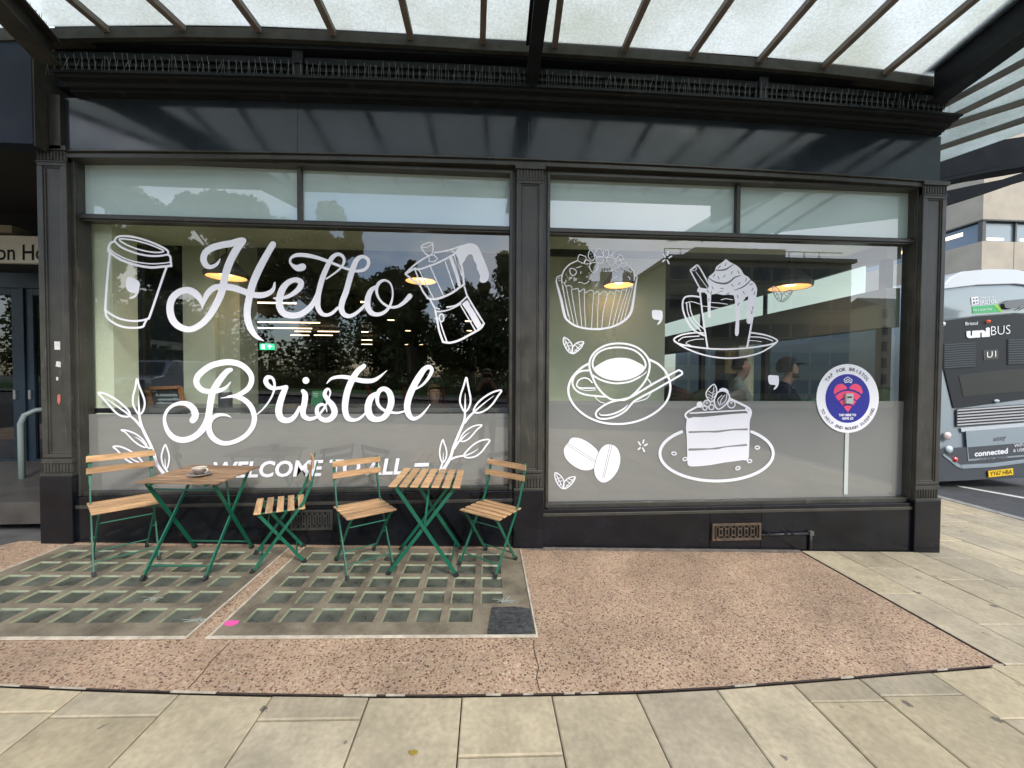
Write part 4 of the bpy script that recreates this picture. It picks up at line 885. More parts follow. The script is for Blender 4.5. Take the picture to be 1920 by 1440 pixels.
# fascia along the outer edge
m=MB(); a=ends[0][1]; b=ends[-1][1]; m.box((a.x-9,YF-.14,4.37),(b.x+.2,YF+.0,4.62)); m.box((a.x-9,YF-.17,4.58),(b.x+.2,YF-.14,4.66)); m.out('fascia',M_iron,can,bevel=.01)
def ibeam(p,q,w_,h_,fl=.02,name='main_beam',mm=M_iron):
    m=MB(); p=Vector(p);q=Vector(q); 
    m.bar(p,q,w_,fl); m.bar(p+Vector((0,0,h_-fl)),q+Vector((0,0,h_-fl)),w_,fl); m.bar(p+Vector((0,0,h_/2-fl/2)),q+Vector((0,0,h_/2-fl/2)),w_*.28,h_-fl*2)
    return m.out(name,mm,can,bevel=.002)
def beamdir(p,px,py,z):
    q=H(px,py,z); d=q-p; return p+d*((YF-p.y)/d.y)
p=W(997,155,-.18); q=beamdir(p,1016,-1+0,p.z); q=p+(Vector((H(1016,0,p.z).x,H(1016,0,p.z).y,p.z))-p).normalized()*2.1; ibeam(p,q,.105,.34)
p=W(92,118,-.18); q=H(0,20,p.z); q=p+(q-p).normalized()*2.15; ibeam(p,q,.15,.2,mm=M_iron2)
spikes(p+Vector((.02,0,.2)),p.lerp(q,.5)+Vector((.02,0,.2)),'bird spikes along the top of the left canopy beam',40,7,h=.09)
p=W(1755,185,-.18); q=H(1920,62,p.z); q=p+(q-p).normalized()*2.3; ibeam(p+Vector((0,0,-.04)),q+Vector((0,0,-.04)),.16,.34)
# left navy box fascia and the soffit above the entrance
M_navy=mat('navy_panel',(.012,.018,.032),.6,var=.15,spec=.2)
m=MB(); c=W(62,270,-.12); m.box((-9,-.12,c.z),(c.x,-.005,4.48)); nb=m.out('entrance_fascia',M_navy,shop,bevel=.004)
m=MB(); m.box((c.x,-.115,c.z-.01),(c.x+.012,.3,4.42)); m.out('fascia_side',M_iron2,nb)
# ---- side canopy round the corner
M_can2=M_can.copy(); M_can2.name='grimy_canopy_glass'
for n_ in M_can2.node_tree.nodes:
    if n_.type=='VALTORGB': n_.color_ramp.elements[0].color=(.32,.35,.33,1); n_.color_ramp.elements[1].color=(.50,.54,.53,1)
side=empty('glass_canopy',(5.5,1,4.3),'glass canopy round the corner above the side street','canopy')
zs_=4.34
def Hs(px,py,z=zs_): return H(px,py,z)
lines=[((1771,272),(1920,222)),((1785,231),(1920,188)),((1838,190),(1920,150)),((1850,150),(1920,112)),((1860,110),(1920,72))]
pts=[]
for (a,b) in lines:
    p=Hs(*a);q=Hs(*b); d=(q-p).normalized(); p_=p-d*1.0; q_=q+d*3.2; pts.append((p_,q_))
    m=MB(); m.bar(p_+Vector((0,0,-.02)),q_+Vector((0,0,-.02)),.035,.05); m.out('glazing_bar',M_bars,side)
pf=(pts[0][0]+(pts[0][0]-pts[1][0])*1.0,pts[0][1]+(pts[0][1]-pts[1][1])*1.0); pe_=(pts[-1][0]+(pts[-1][0]-pts[-2][0])*.9,pts[-1][1]+(pts[-1][1]-pts[-2][1])*.9)
allp=[pf]+pts+[pe_]
for (p,q),(r_,s_) in zip(allp,allp[1:]):
    m=MB(); z_=Vector((0,0,.012)); m.prism([p+z_,r_+z_,s_+z_,q+z_],(0,0,.008)); m.out('glass_panel',M_can2,side)
M_ironS=mat('navy_black_iron',(.004,.006,.009),.75,spec=.1,var=.3,vscale=5)
def slabbeam(quad,y,dy,name,mm):
    m=MB(); m.prism([W(px,py,y) for px,py in quad],(0,dy,0)); return m.out(name,mm,side,bevel=.006)
slabbeam([(1700,292),(1768,281),(1850,266),(1990,245),(1990,292),(1920,305),(1850,318),(1768,334),(1700,346)],1.3,.12,'cross_beam',M_ironS)
slabbeam([(1700,348),(1768,334),(1850,318),(1990,290),(1990,301),(1920,313),(1850,324),(1768,341),(1700,354)],1.22,.26,'beam_flange',M_ironS)
slabbeam([(1700,372),(1768,359),(1820,348),(1880,336),(1990,300),(1990,318),(1920,338),(1850,362),(1768,388),(1700,410)],2.4,.14,'arched_bracket',M_ironS)
# ============================================================ ENTRANCE ON THE LEFT
ye=1.95
ent=empty('entrance_door',(-6,ye,.2),'dark blue glazed double entrance door left of the cafe window','door')
M_blue=mat('dark_blue_powder_coat',(.008,.02,.034),.4,var=.1)
zdt=W(40,540,ye).z; zdb=W(40,890,ye).z
def dx(px): return W(px,700,ye).x
m=MB(); m.box((-9,ye,zdt),(-3.85,ye+.12,zdt+.2)); m.box((dx(36),ye,zdb),(dx(46),ye+.1,zdt)); m.box((-9,ye,zdb-.04),(-3.85,ye+.1,zdb)); m.box((-4.9,ye+.01,zdb),(-3.85,ye+.09,zdt)); m.out('door_frame',M_blue,ent,bevel=.004)
for a,b in ((dx(-95),dx(34)),(dx(47),dx(180))):
    m=MB(); e=.09; ya=ye+.02; yb=ye+.07
    m.box((a,ya,zdb),(a+e,yb,zdt)); m.box((b-e,ya,zdb),(b,yb,zdt)); m.box((a+e,ya,zdb),(b-e,yb,zdb+.2)); m.box((a+e,ya,zdt-.09),(b-e,yb,zdt)); lf=m.out('door_leaf',M_blue,ent,bevel=.003)
    m=MB(); m.add([(a+e,ye+.045,zdb+.2),(b-e,ye+.045,zdb+.2),(b-e,ye+.045,zdt-.09),(a+e,ye+.045,zdt-.09)],[(0,1,2,3)]); m.out('door_glass',M_glass2,lf,recalc=False)
    m=MB(); m.box((b-e+.02 if a<dx(0) else a+.03,ye+.0,zdb+1.0),(b-e+.05 if a<dx(0) else a+.06,ye+.02,zdb+1.12)); m.out('lock_plate',mat('brushed_steel',(.4,.4,.4),.35,metal=.9),lf)
sg=empty('sign_board',W(0,465,ye-.5),'pale board above the entrance door with black letters ending in on Ho','sign')
ys=ye-.5
a=W(-160,437,ys);b=W(170,496,ys); m=MB(); m.box((a.x,ys,b.z),(b.x,ys+.05,a.z)); m.out('board',mat('sign_grey_board',(.75,.73,.66),.6,var=.08),sg)
ik=Ink(0,0,1,y=ys-.002); ik.text('on House',-7,487,134,487,30,off=.012); ik.out('lettering',M_dark,sg)
m=MB(); a=W(-30,421,ys);b=W(22,436,ys); m.box((a.x,ys,b.z),(b.x,ys+.2,a.z)); m.out('light_fitting',mat('dim_fitting',(.3,.27,.2),.5),label='pale light fitting above the sign board at the left edge',cat='light fitting')
# grab rail
m=MB(); p0=G(42,938); p0.z-=.01; top=1.0; pz=p0.z
m.tube([p0,(p0.x,p0.y,pz+top*.86),(p0.x+.02,p0.y+.02,pz+top*.95),(p0.x+.07,p0.y+.08,pz+top),(p0.x+.16,p0.y+.2,pz+top+.01),(p0.x+.6,p0.y+.95,pz+top+.02)],.027,10)
rl=empty('handrail',p0,'grey tubular handrail in front of the entrance door','handrail'); m.out('rail',mat('grey_rail_paint',(.2,.25,.25),.4),rl,smooth=True)
m=MB(); m.lathe([(0,.012),(.05,.012),(.05,0),(0,0)],p0,16); m.out('foot_plate',M_frame,rl)
m=MB(); m.bar((p0.x+.02,p0.y+.02,pz+.18),(p0.x+.6,p0.y+.85,pz+.2),.02,.02); m.out('lower_rail',M_frame,rl)
# ============================================================ INTERIOR
M_wallp=mat('pale_interior_wall',(.70,.76,.57),.8,var=.05,vscale=2)
M_wallg=mat('sage_partition',(.56,.60,.44),.8,var=.05,vscale=2)
M_ceil=mat('grey_ceiling',(.17,.165,.13),.9,var=.1,vscale=2)
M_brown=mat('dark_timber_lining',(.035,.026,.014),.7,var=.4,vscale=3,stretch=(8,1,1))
FZ=.42; CZ=3.32
def room(name,boxes,mm,parent=None,**k):
    m=MB()
    for a,b in boxes: m.box(a,b)
    return m.out(name,mm,parent or shop,**k)
room('floor',[((-12,.2,FZ-.2),(4.2,20,FZ))],mat('dark_cafe_floor',(.06,.055,.05),.4,var=.2))
room('ceiling',[((-3.78,.18,CZ),(4.3,2.1,CZ+.15)),((-12,2.12,CZ),(4.3,20,CZ+.15))],M_ceil)
room('bulkhead',[((-3.75,.2,2.93),(.35,.75,CZ-.002)),((.45,.2,2.95),(4.05,.6,CZ-.002))],M_wallg)
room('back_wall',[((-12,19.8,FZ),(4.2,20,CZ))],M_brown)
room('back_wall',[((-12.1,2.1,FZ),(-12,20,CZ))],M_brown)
room('partition_wall',[((-3.84,.45,gz(-3.8)),(-3.78,1.95,FZ+.1)),((-3.84,.45,3.2),(-3.78,1.95,4)),((-12,2.08,zdt+.2),(-3.7,2.12,5)),((-12.1,-.1,0),(-12,2.05,5))],mat('dark_lining',(.015,.015,.015),.7))
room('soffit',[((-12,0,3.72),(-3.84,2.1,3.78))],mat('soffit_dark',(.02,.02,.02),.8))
room('side_wall_stub',[((-3.86,.20,FZ-.5),(W(212,600,.2).x,.45,CZ))],M_wallp)
m=MB(); m.add([(-3.81,.45,FZ),(-3.81,1.95,FZ),(-3.81,1.95,3.2),(-3.81,.45,3.2)],[(0,1,2,3)]); m.out('lobby_glass',M_glass2,shop,recalc=False)
room('lobby_mullion',[((-3.84,1.0,FZ+.1),(-3.78,1.06,3.2)),((-3.84,1.9,FZ+.1),(-3.78,1.95,3.2))],M_frame)
yk=.95; xa=W(343,600,yk).x; xb=W(403,600,yk).x; xc=W(443,600,yk).x
room('column',[((xa,yk,FZ),(xb,yk+.4,CZ))],M_wallp)
room('column',[((xb+.002,yk+.06,FZ),(xc,yk+.4,CZ))],M_wallg)  # column's shaded right face, its shade put into a darker wall colour
room('column',[((W(636,650,5).x,5,FZ),(W(668,650,5).x,5.3,CZ))],mat('olive_panel',(.05,.055,.025),.8))
room('partition_wall',[((.66,.9,FZ),(W(1247,600,.9).x,1.0,2.96))],M_wallg)
xk=W(1363,650,4.2).x; xl=W(1386,650,4.2).x; xm_=W(1414,650,4.2).x
room('column',[((xl,4.2,FZ),(xm_,4.5,CZ))],mat('cream_column',(.55,.52,.38),.8)); room('column',[((xk,4.25,FZ),(xl-.002,4.6,CZ))],mat('tan_column',(.22,.16,.07),.8))
# ceiling beams
room('ceiling_beam',[((-12,3.5,CZ-.22),(4.1,3.8,CZ-.001)),((-12,7,CZ-.2),(4.1,7.3,CZ-.001)),((1.9,2.0,CZ-.3),(4.1,2.4,CZ-.001))],M_ceil)
# side wall with a bright clerestory
xs_=4.08
zc0,zc1=2.50,2.80
room('side_wall',[((xs_,.17,zc1),(xs_+.15,20,CZ)),((xs_,.17,2.1),(xs_+.15,20,zc0)),((xs_,.17,FZ-.6),(xs_+.15,20,1.15))],mat('side_wall_grey',(.22,.24,.2),.8))
for y in (.2,1.9,3.6,5.4,7.4,10,14): room('side_mullion',[((xs_+.02,y,1.15),(xs_+.1,y+.09,2.1)),((xs_+.02,y,zc0),(xs_+.1,y+.07,zc1))],M_frame)
M_cler=mat('glowing_clerestory_glass',(.7,.8,.76),.5,emit=(.72,.9,.84),estr=.33)  # emission stands in for daylight coming through the frosted strip
m=MB(); m.box((xs_+.04,.45,zc0),(xs_+.06,9.5,zc1)); m.out('clerestory_pane',M_cler,shop)
m=MB(); m.add([(xs_+.06,.2,1.15),(xs_+.06,20,1.15),(xs_+.06,20,2.1),(xs_+.06,.2,2.1)],[(0,1,2,3)]); m.out('side_window_pane',glass('side_glass',.0,.4,(.3,.33,.33)),shop,recalc=False)
# lights
M_led=mat('warm_led_strip',(1,.9,.75),.5,emit=(1,.74,.48),estr=2.2)
def led(px0,px1,py,group='linear ceiling lights',z=3.12):
    p=H(px0,py,z);q=H(px1,py,z); m=MB(); m.box((p.x,p.y-.02,z-.0),(q.x,p.y+.02,z+.028)); 
    return p,q,m
leds=[(208,330,548),(283,330,587),(440,550,568),(440,480,588),(440,593,604),(440,578,615),(553,581,622),(596,635,622),(545,578,629),(589,622,629),(678,690,623),(678,697,638),(678,697,646)]
for n_i,(a,b,y) in enumerate(leds):
    p,q,m=led(a,b,y); 
    if p.y>19.5: continue
    lab='thin warm LED ceiling line deep inside the left window' 
    o=m.out('ceiling_light',M_led,label=lab,cat='ceiling light',group='linear ceiling lights inside the cafe')
    for xx in (p.x+.08*(q.x-p.x),q.x-.08*(q.x-p.x)):
        m2=MB(); m2.tube([(xx,p.y,3.17),(xx,p.y,CZ)],.006,5); m2.out('cable',M_dark,o)
M_dl=mat('downlight_lens',(1,.9,.7),.5,emit=(1,.66,.32),estr=4)
for (px,py) in ((678,566),(733,600),(765,620),(878,602),(880,620),(762,646),(790,646),(1440,600)):
    p=H(px,py,CZ-.025); 
    if p.y>19: continue
    o=empty('downlight',p,'round warm recessed downlight in the cafe ceiling','downlight','round downlights in the cafe ceiling')
    m=MB(); m.lathe([(0,.0),(.11,.0),(.11,.02),(0,.02)],p,20); m.out('lens',M_dl,o)
    m=MB(); m.lathe([(.11,-.004),(.14,-.004),(.14,.022),(.11,.022)],p,20); m.out('trim_ring',M_ceil,o)
M_shade=mat('concrete_pendant_shade',(.13,.125,.105),.75,var=.2,vscale=12)
M_warm=mat('warm_shade_lining',(.9,.5,.2),.6,emit=(1,.46,.16),estr=.33)
def pendant(px,py,wpx,y,label):
    c=W(px,py,y); r=abs(W(px+wpx/2,py,y).x-c.x); e=empty('pendant_lamp',c,label,'pendant lamp','concrete pendant lamps inside the windows')
    m=MB(); m.lathe([(r,0),(r*1.04,.045*r/.2),(r*.14,r*1.25),(r*.1,r*1.3),(0,r*1.3)],c,10); m.out('shade',M_shade,e)
    m=MB(); m.lathe([(r*.93,.004),(r*.8,.03),(r*.12,r*1.0),(0,r*1.0)],c,24); m.out('shade_lining',M_warm,e)
    m=MB(); m.lathe([(0,.02),(r*.3,.03),(r*.35,.07),(r*.2,.14),(0,.15)],c,12); m.out('bulb',mat('pendant_bulb',(1,.8,.5),.5,emit=(1,.6,.25),estr=1.2),e)
    ld=bpy.data.lights.new('lamp_glow','POINT'); ld.energy=.7; ld.color=(1,.86,.68); ld.shadow_soft_size=.06; lo=bpy.data.objects.new('lamp_glow',ld); S.collection.objects.link(lo); lo.parent=e; lo.location=(0,0,-.03)
    m=MB(); m.tube([(c.x,c.y,c.z+r*1.3),(c.x,c.y,CZ)],.006,6); m.out('cable',M_dark,e)
    for k in range(10):
        pass
pendant(425,521,72,.62,'concrete cone pendant lamp behind the H of Hello'); pendant(789,528,60,1.15,'concrete cone pendant lamp behind the moka pot drawing')
pendant(1160,536,56,.62,'concrete cone pendant lamp behind the cupcake drawing'); pendant(1480,540,68,.72,'concrete cone pendant lamp above the faint leaf pair, largest on the right')
pendant(1535,586,50,2.1,'concrete cone pendant lamp right of the faint leaf pair'); pendant(1413,616,40,3.2,'small far pendant lamp behind the cream mug drawing')
# exit sign
c=W(500,650,8.5); e=empty('exit_sign',c,'small green emergency exit sign with white arrow','exit sign')
m=MB(); m.box((c.x-.2,8.5,c.z-.09),(c.x+.2,8.55,c.z+.09)); m.out('sign_box',mat('exit_green',(.0,.35,.12),.5,emit=(.02,.6,.22),estr=1.1),e)
m=MB(); mw=mat('exit_white',(.9,1,.9),.5,emit=(.8,1,.85),estr=1.4); m.box((c.x-.15,8.49,c.z-.06),(c.x-.06,8.497,c.z+.06)); m.prism([(c.x+.02,8.49,c.z),(c.x+.09,8.49,c.z+.06),(c.x+.16,8.49,c.z)],(0,.006,0)); m.box((c.x+.075,8.49,c.z-.06),(c.x+.105,8.496,c.z)); m.out('arrow',mw,e)
# window counter and small things
cz=W(560,757,.75).z
e=empty('window_counter',(-1.6,.45,FZ),'long grey counter shelf inside the left window','counter'); m=MB(); m.box((-3.6,.2,cz-.045),(.3,.75,cz)); m.out('counter_top',mat('counter_grey',(.12,.125,.115),.25),e)
for x in (-3.3,-1.7,0): 
    m=MB(); m.box((x,.4,FZ),(x+.05,.5,cz-.045)); m.out('leg',M_frame,e)
# chalkboard in a timber frame
cb=empty('chalkboard',W(310,770,.78),'wood framed chalkboard leaning inside the left window','chalkboard')
Q=[W(x,y,.8) for x,y in ((277,728),(338,726),(350,790),(290,790))]
def quadbar(i,j,w_): 
    m2=MB(); m2.bar(Q[i],Q[j],.03,w_,up=(0,1,0)); return m2
M_tan=mat('orange_timber',(.32,.14,.045),.5,var=.2,vscale=9)
m=MB()
for a_,b_ in ((0,1),(1,2),(3,0),(2,3)): m.bar(Q[a_],Q[b_],.035,.03,up=(0,1,0))
m.out('frame',M_tan,cb); m=MB(); m.prism([q+Vector((0,.006,0)) for q in Q],(0,.01,0)); m.out('board',mat('chalk_slate',(.03,.035,.035),.8,var=.3),cb)
ik=Ink(0,0,1,y=.79); rr=random.Random(2)
for j,(y,x0,x1) in enumerate(((742,292,330),(750,296,336),(757,294,322))):
    x=x0
    while x<x1: ik.st([(x,y,1.3),(x+2,y-rr.uniform(1,4),1.3),(x+3.4,y+1,1.3)]); x+=rr.uniform(3,5)
ik.out('chalk_marks',mat('chalk',(.45,.55,.55),.9),cb)
m=MB(); c=W(423,770,.6); m.lathe([(0,0),(.06,0),(.062,.1),(.055,.13),(0,.13)],(c.x,.6,cz),18,0); m.lathe([(0,.131),(.052,.131),(.048,.17),(0,.172)],(c.x,.6,cz),18,1)
m.out('canister',[mat('canister_dark',(.06,.065,.06),.5),mat('canister_lid',(.5,.55,.48),.4)],label='squat dark canister with a pale band below the B of Bristol',cat='canister',smooth=False)
a=W(582,762,.62);b=W(607,733,.62); m=MB(); m.prism([a,(b.x-.015,.62,a.z),(b.x,.62,b.z),(a.x+.02,.62,b.z)],(0,.006,0)); gc=m.out('menu_card',mat('card_green',(.02,.16,.06),.6),label='green printed card standing between the i and s of Bristol',cat='card')
m=MB(); 
for k in range(3): m.box((a.x+.03,.614,b.z-.03-.018*k),(a.x+.08,.618,b.z-.024-.018*k))
m.out('card_print',mat('card_print_pale',(.4,.6,.45),.6),gc)
# hanging cloths
def cloth(px0,px1,py0,py1,y,mm,label,seed):
    a=W(px0,py0,y);b=W(px1,py1,y); rr=random.Random(seed); nx,nz=14,10; m=MB(); vs=[];ph=rr.uniform(0,6)
    for s_ in (0,.012):
        for j in range(nz+1):
            for i_ in range(nx+1):
                u=i_/nx;v=j/nz; w_=1+.25*v; x=(a.x+b.x)/2+(u-.5)*(b.x-a.x)*w_+.02*math.sin(v*3+ph); vs.append((x,y+s_+.04*math.sin(u*13+ph)*(.3+v),a.z+(b.z-a.z)*v+.02*math.sin(u*7+ph)*v))
    N=(nx+1)*(nz+1); fs=[]
    for j in range(nz):
        for i_ in range(nx):
            k=j*(nx+1)+i_; fs+=[(k,k+1,k+nx+2,k+nx+1),(N+k,N+k+nx+1,N+k+nx+2,N+k+1)]
    m.add(vs,fs); m.out('hanging_apron',mm,label=label,cat='apron',smooth=True)
cloth(740,760,652,702,4,mat('grey_apron',(.09,.09,.09),.9),'dark grey apron hanging above the l of Bristol',1); cloth(761,768,650,700,3.95,mat('beige_cloth',(.3,.28,.2),.9),'beige towel hanging beside the grey apron',2)
cloth(555,580,640,700,5,mat('grey_jacket',(.07,.075,.08),.9),'grey coat on a stand above the t of Bristol',3)
# shelves far inside
for (x0,x1,y,lab) in ((-2.2,-.4,9.0,'dark display shelf deep inside the left window'),(-6.5,-4.9,8.0,'dark shelving unit behind the takeaway cup drawing')):
    e=empty('shelf_unit',((x0+x1)/2,y,FZ),lab,'shelf'); m=MB()
    for k in range(5): m.box((x0,y,FZ+.4*k),(x1,y+.4,FZ+.4*k+.03))
    m.out('shelf_board',M_brown,e)
    m=MB(); m.box((x0-.03,y,FZ),(x0,y+.4,FZ+1.8)); m.box((x1,y,FZ),(x1+.03,y+.4,FZ+1.8)); m.out('upright',M_frame,e)
# cafe chairs and a table inside the right window
def cafe_chair(x,y,rz,mm,label):
    e=empty('cafe_chair',(x,y,FZ),label,'chair','cafe chairs inside the right window',rz)
    m=MB(); vs=[];fs=[];n=12
    for j in range(6):
        for i_ in range(n+1):
            a_=math.pi*(i_/n)-.0; v=j/5; r=.23+.03*v; vs.append((r*math.cos(a_),r*math.sin(a_)*.85,.62+.38*v*(math.sin(a_)**.6 if math.sin(a_)>0 else 0)+.02))
    for j in range(5):
        for i_ in range(n): k=j*(n+1)+i_; fs.append((k,k+1,k+n+2,k+n+1))
    m.add(vs,fs); o=loc_out(m,'backrest',mm,e,smooth=True); s=o.modifiers.new('s','SOLIDIFY'); s.thickness=.02
    m=MB(); m.lathe([(0,.6),(.2,.6),(.24,.63),(.22,.66),(0,.665)],(0,0,0),20); loc_out(m,'seat',mm,e,smooth=True)
    for sx_ in (-1,1):
        for sy_ in (-1,1): m=MB(); m.tube([(sx_*.12,sy_*.12,.6),(sx_*.22,sy_*.2,0)],[.014,.01],8); loc_out(m,'leg',M_tan,e)
cafe_chair(W(1325,740,1.2).x,1.3,R(170),mat('olive_shell',(.05,.06,.02),.5),'olive shell chair behind the cake slice drawing'); cafe_chair(W(1370,780,.6).x,.75,R(200),mat('taupe_shell',(.2,.17,.14),.5),'taupe shell chair just above the grey film behind the cake')
cafe_chair(W(1275,760,1.6).x,1.7,R(150),mat('brown_shell',(.1,.04,.02),.5),'brown shell chair at the right edge of the spoon drawing')
tb=empty('cafe_table',(W(1505,760,.6).x,.6,FZ),'dark cafe table in front of the capped man','table'); m=MB(); c=W(1480,752,.6); zt=1.28
m.box((c.x-.35,.3,zt-.03),(c.x+.75,.95,zt)); m.out('table_top',mat('table_grey',(.05,.05,.05),.3),tb); m=MB(); m.tube([(c.x+.2,.6,FZ),(c.x+.2,.6,zt-.03)],.04,10); m.out('table_leg',M_frame,tb)
m=MB(); c=W(1519,738,.5); m.lathe([(0,0),(.03,0),(.032,.1),(.028,.1),(.026,.012),(0,.012)],(c.x,.5,zt),16); m.out('drinking_glass',M_glass,label='clear drinking glass by the capped man\'s hand',cat='glass')
c=W(1530,750,.42); m=MB(); m.prism([(c.x-.1,.36,zt+.002),(c.x+.12,.36,zt+.07),(c.x+.12,.5,zt+.07),(c.x-.1,.5,zt+.002)],(0,0,.012)); m.out('magazine',mat('teal_paper',(.1,.35,.28),.5),label='teal magazine in the capped man\'s hands',cat='magazine')
# ============================================================ BISTRO FURNITURE
TILT=Matrix.Rotation(math.atan(K),3,'Y')
def place(e,p,rz):
    e.location=p; e.rotation_euler=(TILT@Matrix.Rotation(rz,3,'Z')).to_euler()
def bistro_chair():
    e=empty('folding_chair',(0,0,0))
    for k in range(5):
        y=-.155+.0745*k; m=MB(); m.box((-.195,y-.024,.450),(.195,y+.024,.462)); loc_out(m,'seat_slat',M_wood,e,bevel=.003)
    for z,y in ((.705,.187),(.795,.205)):
        m=MB(); n=8; vs=[]
        for s in (0,.013):
            for zz in (z-.024,z+.024):
                for i in range(n+1):
                    x=-.2+.4*i/n; vs.append((x,y+s+.012*(1-(2*i/n-1)**2),zz))
        N=n+1; fs=[]
        for i in range(n): fs+=[(i,i+1,N+i+1,N+i),(2*N+i,3*N+i,3*N+i+1,2*N+i+1),(i,2*N+i,2*N+i+1,i+1),(N+i,N+i+1,3*N+i+1,3*N+i)]
        fs+=[(0,N,3*N,2*N),(n,2*N+n,3*N+n,N+n)]
        m.add(vs,fs); loc_out(m,'back_slat',M_wood,e,bevel=.002)
    for s in (-1,1):
        x=s*.178; m=MB()
        P=[(x,-.172,.012),(x,.02,.30),(x,.155,.50),(x,.19,.60)]
        for a,b in zip(P,P[1:]): m.bar(a,b,.009,.024,up=(1,0,0)) if False else m.bar(a,b,.024 if 0 else .009,.022)
        m.bar((x,.19,.60),(x,.213,.66),.014,.02); m.bar((x,.211,.655),(x,.246,.825),.022,.008)
        lg=loc_out(m,'backrest_leg',M_green,e)
        f=MB(); f.bar((x,-.182,.0),(x,-.168,.026),.02,.03); loc_out(f,'rubber_foot',M_rubber,lg)
        x=s*.156; m=MB(); m.bar((x,.172,.012),(x,-.15,.44),.009,.022); m.bar((x,-.17,.442),(x,.17,.442),.012,.01)
        lg=loc_out(m,'leg',M_green,e)
        f=MB(); f.bar((x,.182,.0),(x,.168,.026),.02,.03); loc_out(f,'rubber_foot',M_rubber,lg)
        m=MB(); m.tube([(s*.15,-.002,.232),(s*.186,-.002,.232)],.006,8); loc_out(m,'pivot_bolt',M_green,e)
    for p in ((-.14,.088),):
        
        for xa,yy,zz in ((.178,-.125,.085),(.156,.12,.082),(.156,-.085,.355)): m=MB(); m.tube([(-xa,yy,zz),(xa,yy,zz)],.0055,8); loc_out(m,'rung',M_green,e)
    return e
def chair_at(o,f1,f2,r1,r2):
    f1,f2,r1,r2=[G(*p) for p in (f1,f2,r1,r2)]; c=(f1+f2+r1+r2)/4; fr=(f1+f2)/2-(r1+r2)/2; w_=(f2-f1)
    # average facing from the depth axis and from the width axis
    a1=math.atan2(fr.x,-fr.y); wd=Vector((w_.x,w_.y)); n=Vector((wd.y,-wd.x)) 
    if n.dot(Vector((fr.x,fr.y)))<0:n=-n
    a2=math.atan2(n.x,-n.y); rz=math.atan2(math.sin(a1)+math.sin(a2),math.cos(a1)+math.cos(a2)); print('chair',[round(v,2) for v in c],round(math.degrees(rz)))
    place(o,Vector((c.x,c.y,gz(c.x)+.006)),rz)
ch0=bistro_chair()
specs=[((187,1080),(297,1053),(173,1050),(268,1027),'slatted folding chair at the far left, beside the table with the coffee cup'),
 ((473,1074),(474,1040),(577,1057),(570,1027),'slatted folding chair seen side-on between the two tables, facing the coffee cup'),
 ((654,1087),(737,1063),(627,1052),(702,1034),'slatted folding chair just left of the empty table, facing it'),
 ((926,1085),(860,1062),(971,1051),(910,1032),'rightmost slatted folding chair, in front of the middle pilaster')]
for k,s_ in enumerate(specs):
    o=ch0 if k==0 else copy_tree(ch0)
    chair_at(o,*s_[:4]); tag(o,s_[4],'chair','folding chairs on the pavement')
def bistro_table(mw):
    e=empty('folding_table',(0,0,0)); n=7
    for k in range(n):
        x=-.24+.08*k; m=MB(); m.box((x-.0295,-.28,.702),(x+.0295,.28,.714)); loc_out(m,'table_slat',mw,e,bevel=.003)
    m=MB(); m.box((-.26,-.20,.685),(.26,-.185,.6995)); m.box((-.26,.185,.685),(.26,.20,.6995)); loc_out(m,'top_frame',M_green,e)
    for s in (-1,1):
        y=s*.235; m=MB(); m.bar((-.225,y,.69),(.262,y,.012),.010,.026); lg=loc_out(m,'leg',M_green,e)
        f=MB(); f.bar((.27,y,0),(.25,y,.026),.022,.032,up=(0,0,1)); loc_out(f,'rubber_foot',M_rubber,lg)
        y2=s*.215; m=MB(); m.bar((.225,y2,.69),(-.262,y2,.012),.010,.026); lg=loc_out(m,'leg',M_green,e)
        f=MB(); f.bar((-.27,y2,0),(-.25,y2,.026),.022,.032); loc_out(f,'rubber_foot',M_rubber,lg)
    
    for xx,yy,zz in ((-.215,.215,.08),(.215,.235,.08),(-.19,.235,.64)): m=MB(); m.tube([(xx,-yy,zz),(xx,yy,zz)],.006,8); loc_out(m,'rung',M_green,e)
    m=MB(); m.bar((.0,-.22,.36),(.02,-.16,.69),.016,.006); loc_out(m,'locking_strut',M_green,e)
    return e
t1=bistro_table(M_woody); T=[G(*p) for p in ((275,1087),(403,1087),(355,1030),(462,1030))]; c=sum(T,Vector())/4
tl=[H(px,py,.80) for px,py in ((262,909),(413,912),(478,880),(345,876))]; ct=sum(tl,Vector())/4; print('table1',c,ct)
# turn so that the slats run left-right
place(t1,Vector((c.x,c.y,gz(c.x)+.006)),R(90)); tag(t1,'slatted folding table with a coffee cup on it, left of the pair','table','folding tables on the pavement')
t2=bistro_table(M_wood); T=[G(*p) for p in ((728,1082),(855,1078),(748,1033),(858,1031))]; c2=sum(T,Vector())/4; print('table2',c2)
place(t2,Vector((c2.x+.01,c2.y,gz(c2.x)+.006)),0); tag(t2,'empty slatted folding table in front of the words to all','table','folding tables on the pavement')
